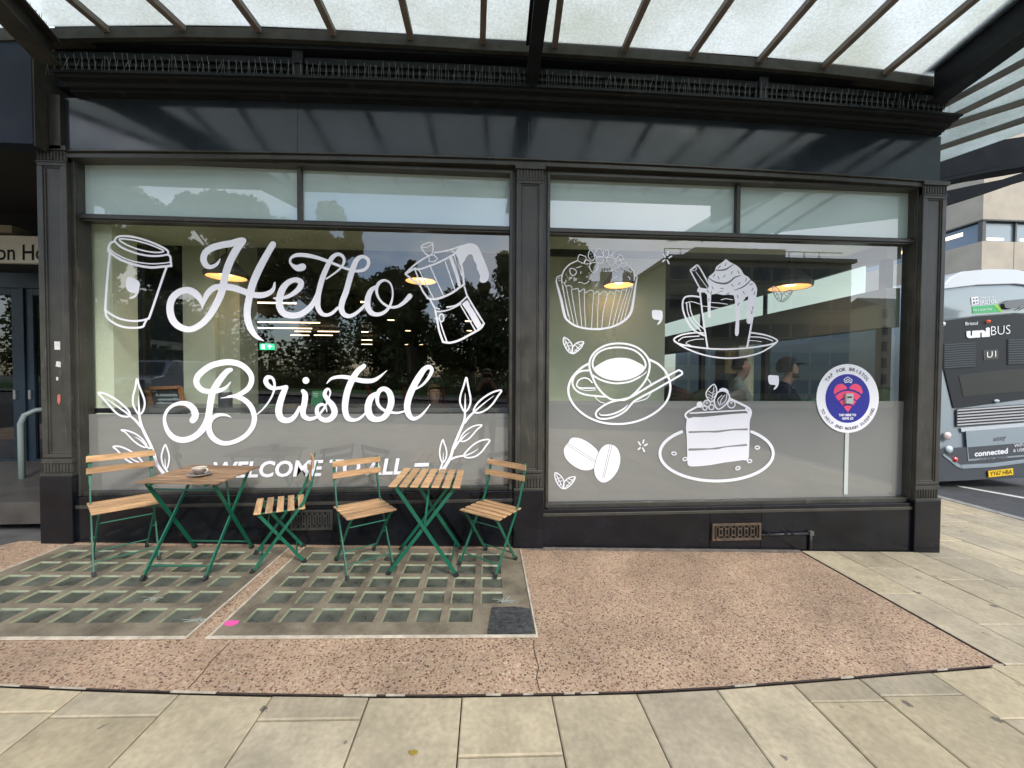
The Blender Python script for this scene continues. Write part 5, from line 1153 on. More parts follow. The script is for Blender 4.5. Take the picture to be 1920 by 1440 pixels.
# cup and saucer
ztab=gz(-2.1)+.006+.716
cp=H(374,893,ztab); zc_=ztab-K*(cp.x-c.x)+0; cp.z=gz(cp.x)+.723
M_cer=mat('grey_brown_stoneware',(.17,.14,.125),.35,var=.1); M_cin=mat('cream_glaze',(.62,.58,.5),.3)
e=empty('coffee_cup',cp,'small grey coffee cup full of milky coffee, standing on its saucer','cup'); e2_=empty('saucer',cp,'grey saucer with a pale rim under the coffee cup','saucer')
m=MB(); m.lathe([(0,.002),(.035,.002),(.05,.006),(.074,.013),(.076,.016),(.072,.016),(.045,.010),(0,.009)],cp,32); m.out('saucer_dish',M_cer,e2_,smooth=True); m=MB(); m.lathe([(.0745,.0155),(.0765,.0175),(.073,.0175)],cp,32); m.out('saucer_rim',M_cin,e2_,smooth=True)
m=MB(); m.lathe([(0,.0105),(.024,.0105),(.026,.014),(.04,.035),(.047,.062),(.0445,.062),(.038,.04),(.03,.03)],cp,32); m.out('cup_body',M_cer,e,smooth=True); m=MB(); m.lathe([(.0472,.061),(.047,.065),(.0445,.064),(.043,.056)],cp,32); m.out('cup_rim',M_cin,e,smooth=True)
m=MB(); m.lathe([(0,.056),(.0435,.056)],cp,24); m.out('coffee',mat('milky_coffee',(.5,.36,.2),.4,var=.3,vscale=60),e)
m=MB(); m.tube([(cp.x+.04,cp.y-.01,cp.z+.028),(cp.x+.062,cp.y-.014,cp.z+.03),(cp.x+.073,cp.y-.016,cp.z+.045),(cp.x+.064,cp.y-.014,cp.z+.058),(cp.x+.045,cp.y-.01,cp.z+.056)],.0042,8); m.out('handle',M_cin,e,smooth=True)
# ============================================================ BUS
YR=2.8
def BP(px,py,dy=0): 
    p=W(px,py,YR); return Vector((p.x,p.y+dy,p.z))
bus=empty('bus',BP(1865,905),'grey and silver double-deck bus seen from behind at the right edge, registration YY67 HBA','bus')
M_bsil=mat('bus_silver_paint',(.31,.37,.41),.28,metal=.25,coat=.5); M_broof=mat('bus_pale_roof',(.5,.53,.56),.25,coat=.5); M_bblk=mat('bus_black_gloss',(.026,.029,.032),.55,spec=.2); M_bdk=mat('bus_dark_grey',(.06,.068,.08),.35,coat=.3)
M_bwin=mat('bus_rear_glass',(.16,.20,.22),.06,coat=1); M_lit=mat('bus_white_letters',(.75,.77,.8),.5); M_bgr=mat('bus_grey_letters',(.12,.13,.15),.5)
def bprism(pts,y0,y1,name,mm,par=None,bev=0,smooth_=False):
    q=cat_rom(pts,True,4) if smooth_ else pts
    m=MB(); m.prism([BP(a,b,y0) for a,b in q],(0,y1-y0,0)); return m.out(name,mm,par or bus,bevel=bev)
outl=[(1749,880),(1753,760),(1757,620),(1761,560),(1767,535),(1778,520),(1800,511),(1850,507),(1900,508),(1935,514),(1958,527),(1972,550),(1981,620),(1988,760),(1990,880),(1985,893),(1755,905)]
body=bprism(outl,.02,9.5,'body',M_bsil,bev=.02)
bprism([(1764,543),(1768,533),(1780,519),(1800,510),(1850,505),(1900,506),(1935,512),(1958,525),(1968,540),(1900,533),(1830,535)],-.03,9.3,'roof_dome',M_broof,bev=.012)
bprism([(1762,547),(1830,539),(1900,537),(1968,543),(1972,590),(1900,587),(1830,592),(1764,601)],0,.03,'rear_window',M_bwin,bev=.006)
bprism([(1765,602),(1830,593),(1900,588),(1972,591),(1981,740),(1800,765),(1788,765),(1768,682)],.001,.03,'engine_cover',M_bblk,bev=.004)
bprism([(1797,704),(1880,694),(1972,690),(1975,728),(1880,737),(1806,744)],-.004,.0,'lower_rear_window',mat('bus_smoked_glass',(.03,.033,.03),.5,spec=.3),bev=.002)
def louvre(x0,x1,y0,y1,n,par,fr,sl,tilt=-.06,fill=.5,name='louvre_grille'):
    m=MB(); 
    def P(px,py,dy): return BP(px,py+tilt*(px-x0),dy)
    m.prism([P(x0,y0,-.008),P(x1,y0,-.008),P(x1,y1,-.008),P(x0,y1,-.008)],(0,.006,0)); g=m.out(name,fr,par)
    m=MB(); 
    for k in range(n):
        a=y0+(y1-y0)*(k+.2)/n; b=a+(y1-y0)/n*fill
        m.prism([P(x0+1.5,a,-.016),P(x1-1.5,a,-.016),P(x1-1.5,b,-.012),P(x0+1.5,b,-.012)],(0,.008,0))
    m.out('slat',sl,g)
M_lv=mat('louvre_grey',(.11,.135,.15),.4)
louvre(1768,1829,645,692,11,bus,M_bblk,M_lv,-.06,.35); louvre(1888,1952,636,684,11,bus,M_bblk,M_lv,-.04,.35)
louvre(1792,1985,767,800,6,bus,M_bblk,mat('chrome_slat',(.72,.72,.74),.3,metal=.3),-.07,.45,'chrome_grille')
bprism([(1800,802),(1890,795),(1988,786),(1988,794),(1890,803),(1802,810)],-.012,.0,'trim_strip',M_broof,bev=.002)
bprism([(1750,842),(1808,838),(1990,822),(1990,880),(1986,890),(1756,903),(1751,880)],-.018,.0,'rear_bumper',M_bdk,bev=.006)
bprism([(1808,808),(1985,794),(1985,850),(1812,864)],-.026,-.018,'advert_frame',M_bsil,bev=.001)
bprism([(1812,838),(1985,824),(1985,847),(1814,860)],-.030,-.026,'advert_panel',M_bdk)
bprism([(1798,871),(1860,868),(1990,852),(1990,857),(1860,875),(1800,878)],-.035,-.018,'bumper_lip',M_bsil,bev=.003)
bprism([(1766,850),(1798,872),(1800,878),(1790,874),(1764,853)],-.03,-.018,'bumper_lip',M_bsil)
def lamp(px,py,r,mm,label=None):
    c=BP(px,py,-.02); rad=abs(BP(px+r,py).x-BP(px,py).x); m=MB(); m.lathe([(rad*1.15,0),(rad*1.15,.02),(rad,.022),(rad*.9,.03),(0,.036)],(0,0,0),20)
    for v in m.v: v.x,v.y,v.z=c.x+v.x,c.y-v.z,c.z+v.y
    m.out('tail_lamp',mm,bus,smooth=True,label=label)
lamp(1773,817,6,mat('clear_lamp',(.6,.52,.5),.1,coat=1),'round clear rear lamp'); lamp(1776,842,5.5,mat('clear_lamp2',(.55,.65,.7),.1,coat=1),'lower round clear rear lamp'); lamp(1787,861,3.8,mat('red_lamp',(.55,.03,.02),.15,coat=1),'small red rear lamp'); lamp(1764,608,3.5,mat('pale_lamp',(.7,.7,.65),.2),'round white marker lamp'); lamp(1849,603,2.2,mat('amber_lamp',(.5,.08,.04),.3,emit=(.8,.1,.03),estr=.25),'orange brake lamp')
bprism([(1847,882),(1893,877),(1894,889),(1848,894)],-.045,-.035,'number_plate',mat('yellow_plate',(.75,.48,.02),.4),bev=.001)
bprism([(1843,657),(1871,655),(1871,673),(1844,675)],-.006,.0,'route_display',mat('display_black',(.02,.02,.018),.3))
bprism([(1822,575),(1870,571),(1880,585),(1823,588)],-.006,-.001,'green_label',mat('label_green',(.04,.36,.12),.4)); bprism([(1862,572),(1870,571),(1880,585),(1874,585)],-.009,-.006,'green_label',mat('label_lime',(.25,.5,.05),.4))
bprism([(1876,570),(1884,564),(1905,562),(1930,560),(1932,568),(1918,574),(1890,580),(1878,578)],-.05,-.002,'wiper_cover',M_bdk,bev=.006)
m=MB(); m.tube([BP(1905,582,-.03),BP(1925,572,-.05),BP(1960,560,-.05)],.008,6); m.out('wiper_arm',M_bblk,bus)
m=MB(); c=BP(1867,752,-.006); m.lathe([(.055,0),(.055,.012),(.045,.018),(0,.02)],(0,0,0),20)
for v in m.v: v.x,v.y,v.z=c.x+v.x,c.y-v.z,c.z+v.y*.6
m.out('maker_badge',M_bsil,bus,smooth=True)
def bink(mm,name,fn):
    ik=Ink(0,0,1,plane=lambda px,py,y: BP(px,py,y),y=0); fn(ik); ik.out(name,mm,bus)
def f(ik):
    ik.y=-.010; ik.text('Bristol',1809,610,1832,609,6.5); ik.text('uni',1811,633,1855,630,17,off=.06); ik.text('BUS',1857,629,1893,626,18,off=-.012)
    ik.y=-.012; ik.text('U1',1849,671,1866,669,12)
    ik.y=-.034; ik.text('connected',1823,855,1885,849,10,off=.035); ik.text('WiFi',1897,838,1914,836,6.5); ik.text('& USB',1895,847,1916,845,6)
    ik.y=-.008; ik.text('BRISTOL',1836,571,1868,568,7); ik.text('University of',1836,560,1862,558,3.5); 
    ik.y=-.008; ik.fill([(1820,558),(1833,556),(1834,570),(1821,572)],0,False)
    ik.y=-.011; ik.text("I'm a clean bus",1824,584,1858,581,4.5)
bink(M_lit,'white_lettering',f)
def f(ik):
    ik.y=-.030; ik.text('stay',1859,827,1883,823,9,off=.03)
bink(M_bgr,'grey_lettering',f)
bink(M_bgr,'grey_lettering',lambda ik:(setattr(ik,'y',-.034),ik.text('on the move',1832,864,1885,857,6.5,off=.02)))
def f(ik):
    ik.y=-.010; ik.fill([(1822.5,560),(1826,559.6),(1826,563),(1823,563)],0,False); ik.fill([(1828,560),(1832,559),(1832,562),(1828,563)],0,False); ik.fill([(1823,566),(1827,565),(1827,570),(1823,570)],0,False); ik.fill([(1829,565),(1832,565),(1832,568),(1829,569)],0,False)
bink(M_bgr,'crest_marks',f)
bink(M_dark,'plate_lettering',lambda ik:(setattr(ik,'y',-.047),ik.text('YY67 HBA',1850,891,1891,887,8,off=.01)))
for xx,yy in ((.35,1.6),(2.0,1.6),(.35,7.0),(2.0,7.0)):
    b0=BP(1755,905); x=b0.x+xx; zg=gz(min(x,12))-.125; m=MB(); r=.44
    m.lathe([(0,-.13),(r*.6,-.13),(r,-.11),(r,.11),(r*.6,.13),(0,.13)],(0,0,0),24)
    for v in m.v: v.x,v.y,v.z=x+v.z,YR+yy+v.x,zg+r+v.y
    m.out('wheel',M_rubber,bus)
# ============================================================ CONCRETE BUILDING AT THE RIGHT
M_pc=mat('pale_concrete_cladding',(.38,.335,.27),.85,var=.14,vscale=.9,bump=.2,bscale=8)
ob=empty('office_building',(26,20,0),'pale concrete office block with a ribbon window behind the bus','building')
yc=16.0
pa=W(1843,411,yc); xw=pa.x
def wallA(px,py):   # wall plane x = xw (runs away from the camera)
    r=ray(px,py); return CAM+r*((xw-CAM.x)/r.x)
z_wt=wallA(1790,428).z; z_wb=wallA(1790,468).z; z_low=W(1920,497,yc).z; ztop=22; print('office',xw,z_wt,z_wb,z_low)
m=MB(); z_wt=pa.z; z_wb=W(1845,452,yc).z
# upper and lower bands, the ribbon window between them set back
m.box((xw,yc,z_wt),(xw+30,yc+30,ztop)); m.box((xw,yc,z_low-.3),(xw+30,yc+30,z_wb)); m.box((xw+.6,yc+.6,z_low-3.5),(xw+30,yc+30,z_low-.3)); ow=m.out('wall',M_pc,ob)
m=MB(); m.box((xw+2.5,yc+2.5,-3),(xw+30,yc+30,z_low-3.5)); m.out('recessed_base',mat('dark_base',(.03,.03,.03),.8),ob)
m=MB()
for k in range(8): m.box((xw-.01,yc+4*k+3.9,z_low-.3),(xw+.0,yc+4*k+3.93,z_wb)); m.box((xw-.01,yc+4*k+3.9,z_wt),(xw,yc+4*k+3.93,ztop))
for k in range(7): m.box((xw+4*k+3.9,yc-.01,z_wt),(xw+4*k+3.93,yc,ztop)); m.box((xw+4*k+1.9,yc-.01,z_low-.3),(xw+4*k+1.93,yc,z_wb))
m.out('panel_joint',mat('panel_joint_grey',(.2,.18,.15),.9),ob)  # plain grey strips mark the joints between cladding panels
M_ow=mat('office_blue_glass',(.07,.11,.16),.07,coat=.6)
for k in range(5):
    m=MB(); m.box((xw+.16,yc+.2+2.6*k,z_wb),(xw+.2,yc+2.7+2.6*k,z_wt)); wf=m.out('window',M_ow,ob); m=MB(); m.box((xw+.06,yc+2.66+2.6*k,z_wb),(xw+.16,yc+2.78+2.6*k,z_wt)); m.out('mullion',M_frame,wf)
    m=MB(); m.box((xw+.2+2.0*k,yc+.16,z_wb),(xw+2.1+2.0*k,yc+.2,z_wt)); wf=m.out('window',mat('office_grey_glass',(.17,.22,.25),.1,coat=.6),ob); m=MB(); m.box((xw+2.06+2*k,yc+.06,z_wb),(xw+2.16+2*k,yc+.16,z_wt)); m.out('mullion',M_frame,wf)
m=MB(); m.box((xw-.05,yc-.05,z_wt-.08),(xw+25,yc+.16,z_wt)); m.box((xw-.05,yc+.16,z_wt-.08),(xw+.1,yc+25,z_wt)); m.box((xw+.0,yc+.0,z_wb),(xw+.2,yc+.2,z_wt)); m.out('window_head',M_frame,ob)
M_ol=mat('office_ceiling_light',(1,.85,.55),.5,emit=(1,.75,.4),estr=1.6)
m=MB()
for k in range(4): m.box((xw+.155-.01,yc+1.0+2.9*k,z_wt-.55),(xw+.158,yc+1.9+2.9*k,z_wt-.35))
for k in range(2): m.box((xw+.5+2.0*k,yc+.15,z_wb+.12),(xw+1.5+2.0*k,yc+.158,z_wb+.24))
m.out('office_light',M_ol,ob)
# ============================================================ THINGS BEHIND THE CAMERA, SEEN MIRRORED IN THE GLASS
M_leafA=mat('plane_tree_leaf',(.16,.165,.05),.6,var=.4,vscale=1.2); M_leafB=mat('dark_tree_leaf',(.085,.11,.035),.6,var=.4,vscale=1.2); M_bark=mat('tree_bark',(.09,.07,.05),.9,var=.3,vscale=3,stretch=(4,4,1))
def tree(h,r,seed,ml,n=9000,conif=False):
    rr=random.Random(seed); e=empty('tree',(0,0,0)); m=MB()
    m.tube([(0,0,-.3),(.1,0,h*.2),(0,.15,h*.45),(.1,.1,h*.8)],[.42,.32,.22,.06],10)
    blobs=[]
    for k in range(34):
        a=rr.uniform(0,6.28); t=rr.uniform(.12,1); rad=r*(1-abs(t-.45)*.9)*rr.uniform(.25,.95)
        if conif: rad=r*(1.05-t)*rr.uniform(.4,1); 
        c=Vector((math.cos(a)*rad,math.sin(a)*rad,h*t*.93)); blobs.append((c,r*rr.uniform(.2,.42)*(1.2-t*.5)))
        m.tube([(0,.05,h*max(.15,t*.62)),(c.x*.5,c.y*.5,(c.z+h*t*.62)/2),c],[.13,.08,.03],6)
    loc_out(m,'trunk',M_bark,e)
    m=MB()
    for k in range(n):
        c,br=rr.choice(blobs); d=Vector((rr.gauss(0,1),rr.gauss(0,1),rr.gauss(0,1)))
        if d.length<.01: continue
        p=c+d.normalized()*br*rr.random()**.4*Vector((1,1,.8)).length/1.62
        u=Vector((rr.gauss(0,1),rr.gauss(0,1),rr.gauss(0,1))).normalized(); v=u.cross(Vector((rr.gauss(0,1),rr.gauss(0,1),rr.gauss(0,1)))).normalized(); s=rr.uniform(.12,.3)
        m.add([p-u*s,p-v*s*.7,p+u*s,p+v*s*.7],[(0,1,2,3)])
    loc_out(m,'crown',ml,e,recalc=False)
    return e
def tree_place(o,px,D,label,s=1,rz=0):
    p=RF(px,705,D); o.location=(p.x,p.y,gz(p.x)); s*=1.12; o.scale=(s,s,s); o.rotation_euler=(0,0,rz); tag(o,label,'tree','trees on the green mirrored in the windows')
tA=tree(20,7,1,M_leafA,26000); tB=tree(15,5.5,2,M_leafB,20000); tC=tree(14,3,3,M_leafB,5000,True)
tree_place(tA,205,40,'tall leafy tree mirrored behind the takeaway cup drawing',1.05)
for src,px,D,s,rz,lab in ((tA,430,42,1.02,2,'tall leafy tree mirrored behind the H of Hello'),(tA,610,46,1.0,4,'tall leafy tree mirrored behind the two ls of Hello'),(tB,740,50,.95,1,'lower tree mirrored just left of the moka pot drawing'),
   (tB,880,44,.8,3,'dark tree mirrored behind the moka pot handle'),(tB,1050,34,.93,5,'tree mirrored behind the left side of the cupcake drawing'),(tA,60,44,1,1,'tall tree mirrored at the left edge of the left window')):
    tree_place(copy_tree(src),px,D,lab,s,rz)
tree_place(tB,980,40,'dark tree mirrored behind the middle pilaster',.95); tree_place(tC,770,42,'slim conical tree mirrored beside the moka pot knob',.98)
# shrubs on the green
def shrub(px,D,r,seed,label):
    rr=random.Random(seed); p=RF(px,705,D); e=empty('shrub',(p.x,p.y,gz(p.x)),label,'shrub','shrubs on the green mirrored in the left window'); m=MB()
    for k in range(2500):
        d=Vector((rr.gauss(0,1),rr.gauss(0,1),abs(rr.gauss(0,1)))).normalized()*r*rr.random()**.35; q=Vector((p.x+d.x*1.6,p.y+d.y,gz(p.x)+d.z)); u=Vector((rr.gauss(0,1),rr.gauss(0,1),rr.gauss(0,1))).normalized(); v=u.cross(Vector((rr.gauss(0,1),.3,rr.gauss(0,1)))).normalized(); s=rr.uniform(.06,.16)
        m.add([q-u*s,q-v*s*.4,q+u*s,q+v*s*.4],[(0,1,2,3)])
    m.out('foliage',rr.choice([M_leafA,M_leafB]),e,recalc=False)
for k,(px,D,r) in enumerate(((520,30,2.0),(590,31,1.5),(660,30,1.9),(850,29,2.1),(930,30,2.2),(460,33,2.2),(720,32,1.6),(1060,30,1.8))):
    shrub(px,D,r,k,['leafy shrub mirrored behind the r of Bristol','low shrub mirrored above the green card','leafy shrub mirrored above the t of Bristol','spiky shrub mirrored below the moka pot','shrub mirrored behind the photographer','shrub mirrored right of the pale column','low shrub mirrored beside the aprons','shrub mirrored behind the coffee saucer'][k])
def facade(name,x0,x1,y,z1,fl,cols_,wallm,label,depth=10,roof=None,balust=False,chim=0):
    zg=min(gz(x0),gz(x1))-.3; e=empty(name,((x0+x1)/2,y,zg),label,'building'); m=MB(); m.box((x0,y-depth,zg),(x1,y,z1)); wl=m.out('wall',wallm,e)
    mg=mat('mirrored_window_glass',(.06,.07,.08),.1)
    wd=(x1-x0)/cols_; h=(z1-zg)/fl
    for j in range(fl):
        for i_ in range(cols_):
            cx=x0+wd*(i_+.5); cz_=zg+h*(j+.55); a=wd*(.22 if name!='modern_block' else .42); b=h*(.3 if name!='modern_block' else .24)
            m=MB(); m.box((cx-a,y+.002,cz_-b),(cx+a,y+.05,cz_+b),0); m.box((cx-a-.1,y+.002,cz_-b-.14),(cx+a+.1,y+.14,cz_-b),1); m.out('window',[mg,wallm],e)
    m=MB(); m.box((x0-.2,y-depth-.2,z1),(x1+.2,y+.35,z1+.35)); 
    if balust:
        for k in range(int((x1-x0)/1.5)): m.box((x0+1.5*k,y-1.0,z1+.35),(x0+1.5*k+.06,y-.94,z1+1.3))
        m.box((x0,y-1.02,z1+1.27),(x1,y-.94,z1+1.33)); m.box((x0+4,y-6,z1+.35),(x1-4,y-3,z1+2.2))
    m.out('cornice',wallm,e)
    if roof:
        m=MB(); m.prism([(x0,y,z1+.35),(x0,y-depth,z1+.35),(x0,y-depth/2,z1+2.8)],(x1-x0,0,0)); rf=m.out('roof',roof,e)
        for k in range(chim):
            cx=x0+(x1-x0)*(k+.5)/chim; m=MB(); m.box((cx-.8,y-2.2,z1+.5),(cx+.8,y-1.4,z1+3.4))
            for q in range(4): m.tube([(cx-.6+.4*q,y-1.8,z1+3.4),(cx-.6+.4*q,y-1.8,z1+4.0)],.12,8)
            m.out('chimney',wallm,rf)
    return e
M_bath=mat('honey_stone',(.62,.54,.38),.9,var=.12); M_brk=mat('red_brown_brick',(.19,.09,.06),.9,var=.15); M_mod=mat('modern_beige_panel',(.34,.31,.24),.8,var=.1); M_slate=mat('slate_roof',(.08,.08,.09),.7)
def fx(px,D): return RF(px,705,D).x
D=62; facade('brick_terrace',fx(225,D),fx(340,D),GY-D,RF(280,585,D).z,4,6,M_brk,'red-brown brick building mirrored through the takeaway cup drawing')
D=72; facade('pale_terrace',fx(60,D),fx(222,D),GY-D,RF(180,570,D).z,4,8,M_bath,'pale building mirrored at the left edge of the left window')
D=52; facade('stone_terrace',fx(1075,D),fx(1250,D),GY-D,RF(1150,548,D).z,4,8,M_bath,'honey stone terrace with chimneys mirrored behind the cupcake drawing',roof=M_slate,chim=4)
D=30; facade('modern_block',fx(1252,D),fx(1592,D),GY-D,RF(1400,490,D).z,5,9,M_mod,'modern beige block with a roof railing mirrored behind the cream mug drawing',depth=14,balust=True)
D=75; facade('stone_terrace',fx(1645,D),fx(1850,D),GY-D,RF(1700,575,D).z,5,9,M_bath,'distant honey stone terrace mirrored beside the right pilaster',roof=M_slate)
# van
v=empty('parked_van',(0,0,0),'silver van mirrored below the takeaway cup drawing','van'); D=19
M_van=mat('silver_van_paint',(.35,.37,.4),.25,metal=.3,coat=.5)
p=RF(250,705,D); z0=gz(p.x)-.12; x0,y0=p.x-1.0,p.y
m=MB(); m.prism([(x0,y0,z0+.35),(x0,y0,z0+1.0),(x0,y0-.75,z0+1.15),(x0,y0-1.3,z0+1.95),(x0,y0-1.6,z0+2.05),(x0,y0-5,z0+2.05),(x0,y0-5,z0+.35)],(2,0,0)); m.out('body',M_van,v,bevel=.06)
m=MB(); m.prism([(x0+.15,y0-.74,z0+1.19),(x0+.3,y0-1.24,z0+1.9),(x0+1.7,y0-1.24,z0+1.9),(x0+1.85,y0-.74,z0+1.19)],(0,.03,.03)); m.out('windscreen',M_bblk,v)
m=MB(); m.box((x0+.4,y0,z0+.62),(x0+1.6,y0+.03,z0+.88)); m.out('radiator_grille',M_rubber,v)
for xx in (.05,1.62): m=MB(); m.box((x0+xx,y0,z0+.72),(x0+xx+.32,y0+.03,z0+.95)); m.out('headlight',mat('headlight_glass',(.8,.8,.8),.1),v)
m=MB(); m.box((x0-.02,y0-.1,z0+.3),(x0+2.02,y0+.06,z0+.55)); m.out('bumper',M_bdk,v)
for xx in (.02,1.98-.22):
    for yy in (-.9,-4.1):
        m=MB(); m.lathe([(0,-.11),(.33,-.11),(.33,.11),(0,.11)],(0,0,0),20)
        for q in m.v: q.x,q.y,q.z=x0+xx+.1+q.z,y0+yy+q.x,z0+.33+q.y
        m.out('wheel',M_rubber,v)
# red rental scooters
M_red=mat('coral_red_paint',(.6,.06,.04),.4)
def scooter():
    e=empty('electric_scooter',(0,0,0)); m=MB(); m.box((-.08,-.35,.12),(.08,.35,.17)); loc_out(m,'deck',M_rubber,e,bevel=.01)
    m=MB(); m.tube([(0,-.42,.12),(0,-.36,.35),(0,-.28,1.1)],.03,8); loc_out(m,'stem',M_red,e); m=MB(); m.tube([(-.24,-.28,1.1),(.24,-.28,1.1)],.018,8); loc_out(m,'handlebar',M_rubber,e)
    for y in (-.45,.42):
        m=MB(); m.lathe([(0,-.03),(.11,-.03),(.12,0),(.11,.03),(0,.03)],(0,0,0),18)
        for q in m.v: q.x,q.y,q.z=q.z,y+q.x,.12+q.y
        loc_out(m,'wheel',M_rubber,e)
    return e
sc=scooter()
for k,(px,D) in enumerate(((748,9.2),(820,10.2),(856,10.2),(936,9.6),(672,9.2))):
    o=sc if k==0 else copy_tree(sc); p=RF(px,705,D); o.location=(p.x,p.y,gz(p.x)); o.rotation_euler=(0,0,R(20+17*k))
    tag(o,['red scooter mirrored between the aprons and the l of Bristol','red scooter mirrored right of the l of Bristol','red scooter mirrored left of the sprig','red scooter mirrored at the tip of the right sprig','red scooter mirrored behind the t of Bristol'][k],'scooter','red rental scooters mirrored in the left window')
# ============================================================ PEOPLE
M_skin=mat('skin',(.42,.24,.17),.55,spec=.4); M_skin2=mat('skin_tan',(.40,.24,.16),.55)
def person(loc,rz,J,label,mats_,rad=None,hands=True,scale=1):
    """J joints in local coords (x right, y forward is -y). one skinned continuous body"""
    e=empty('person',loc,label,'person',rz=rz)
    order=[('pelvis',None,.125),('waist','pelvis',.11),('chest','waist',.135),('necks','chest',.065),('neck','necks',.052),('jaw','neck',.062),('head','jaw',.088),('crown','head',.075),
      ('shl','chest',.075),('ell','shl',.048),('wrl','ell',.03),('pal','wrl',.03),('shr','chest',.075),('elr','shr',.048),('wrr','elr',.03),('par','wrr',.03),
      ('hil','pelvis',.1),('knl','hil',.07),('anl','knl',.045),('tol','anl',.04),('hir','pelvis',.1),('knr','hir',.07),('anr','knr',.045),('tor','anr',.04)]
    J=dict(J); names=[];vs=[];es=[];rs=[]
    for n,par,r in order:
        if n not in J: continue
        names.append(n); vs.append(Vector(J[n])); rs.append(r); 
        if par: es.append((names.index(par),len(vs)-1))
    for sd in ('l','r'):
        w_,p_=Vector(J['wr'+sd]),Vector(J['pa'+sd]); d=(p_-w_).normalized(); side=d.cross(Vector((0,0,1))); side=side.normalized() if side.length>.1 else Vector((1,0,0)); up=side.cross(d)
        for k,(o_,l) in enumerate(((-.03,.07),(-.011,.085),(.01,.08),(.029,.062))):
            b=names.index('pa'+sd); a0=p_+side*o_+d*.02; a1=a0+d*l*.55-up*.008; a2=a1+d*l*.35-up*.03
            for q,r in ((a0,.011),(a1,.009),(a2,.008)): 
                vs.append(q); rs.append(r); names.append('f'+sd); es.append((b,len(vs)-1)); b=len(vs)-1
        b=names.index('wr'+sd); 
        for q,r in ((w_+side*-.035+d*.04,.011),(w_+side*-.055+d*.075-up*.015,.009)): vs.append(q); rs.append(r); names.append('f'+sd); es.append((b,len(vs)-1)); b=len(vs)-1
    me=bpy.data.meshes.new('person_body'); me.from_pydata([tuple(v) for v in vs],es,[]); o=bpy.data.objects.new('tmpb',me); S.collection.objects.link(o)
    sk=o.modifiers.new('skin','SKIN'); sk.use_smooth_shade=True
    if not me.skin_vertices: me.skin_vertices
    lay=me.skin_vertices[0].data
    for i_,r in enumerate(rs): lay[i_].radius=(r,r*(.8 if names[i_] in('chest','waist','pelvis') else 1)); lay[i_].use_root=(i_==0)
    ss=o.modifiers.new('sub','SUBSURF'); ss.levels=2; ss.render_levels=2
    dg=bpy.context.evaluated_depsgraph_get(); dg.update(); m2=bpy.data.meshes.new_from_object(o.evaluated_get(dg)); bpy.data.objects.remove(o)
    m2.materials.clear()
    for q in mats_: m2.materials.append(q)
    reg={'pelvis':1,'waist':1,'chest':1,'necks':1,'neck':0,'jaw':0,'head':0,'crown':0,'shl':1,'ell':1,'wrl':0,'pal':0,'shr':1,'elr':1,'wrr':0,'par':0,'hil':2,'knl':2,'anl':2,'tol':3,'hir':2,'knr':2,'anr':2,'tor':3,'fl':0,'fr':0}
    for pl in m2.polygons:
        c=pl.center; best=min(range(len(vs)),key=lambda i_:(vs[i_]-c).length-rs[i_]); pl.material_index=min(reg[names[best]],len(mats_)-1); pl.use_smooth=True
    # face: nose, eyes, ears, mouth
    hd=Vector(J['head']); up=(Vector(J['crown'])-Vector(J['jaw'])).normalized(); fw=Vector(J.get('face',(0,-1,0))).normalized(); fw=(fw-up*fw.dot(up)).normalized(); rt=fw.cross(up)
    bm=bmesh.new(); bm.from_mesh(m2)
    def bump_(c,r,mi,sc=(1,1,1)):
        M_=Matrix.Translation(c)@Matrix((rt,fw,up)).transposed().to_4x4()@Matrix.Diagonal((*sc,1)); g=bmesh.ops.create_icosphere(bm,subdivisions=2,radius=r,matrix=M_)
        for v_ in g['verts']:
            for f_ in v_.link_faces: f_.material_index=mi; f_.smooth=True
    bump_(hd+fw*.080-up*.012,.013,0,(.8,1.2,1.6)); bump_(hd+rt*.088,.02,0,(.4,.8,1.4)); bump_(hd-rt*.088,.02,0,(.4,.8,1.4))
    for s in(-1,1): bump_(hd+fw*.074+rt*s*.032+up*.014,.010,4 if len(mats_)>4 else 0,(1.2,.5,.7))
    bump_(hd+fw*.072-up*.052,.013,5 if len(mats_)>5 else 0,(1.3,.4,.4)); bm.to_mesh(m2); bm.free()
    b_=bpy.data.objects.new('body',m2); S.collection.objects.link(b_); b_.parent=e
    return e,hd,up,fw,rt
def hairdo(e,hd,up,fw,rt,mm,name='hair',r=.104,down=.0,long=0):
    m=MB(); n=16; vs=[];fs=[]; rr=random.Random(3); rows=8
    for j in range(rows+1):
        ph=math.pi*.62*j/rows
        for i_ in range(n):
            t=2*math.pi*i_/n; f_=math.cos(t); lim=ph if f_<.35 else min(ph,math.pi*.34); q=r*(1+rr.uniform(-.05,.05))
            p=hd+up*.02+up*math.cos(lim)*q*1.05+fw*(math.sin(lim)*q*f_-.008)+rt*math.sin(lim)*q*.9*math.sin(t)
            if long and f_<.3 and j>5: p-=up*long*(j-5)/3
            vs.append(p)
    for j in range(rows):
        for i_ in range(n): fs.append((j*n+i_,j*n+(i_+1)%n,(j+1)*n+(i_+1)%n,(j+1)*n+i_))
    m.add(vs,fs); return loc_out(m,name,mm,e,smooth=True)
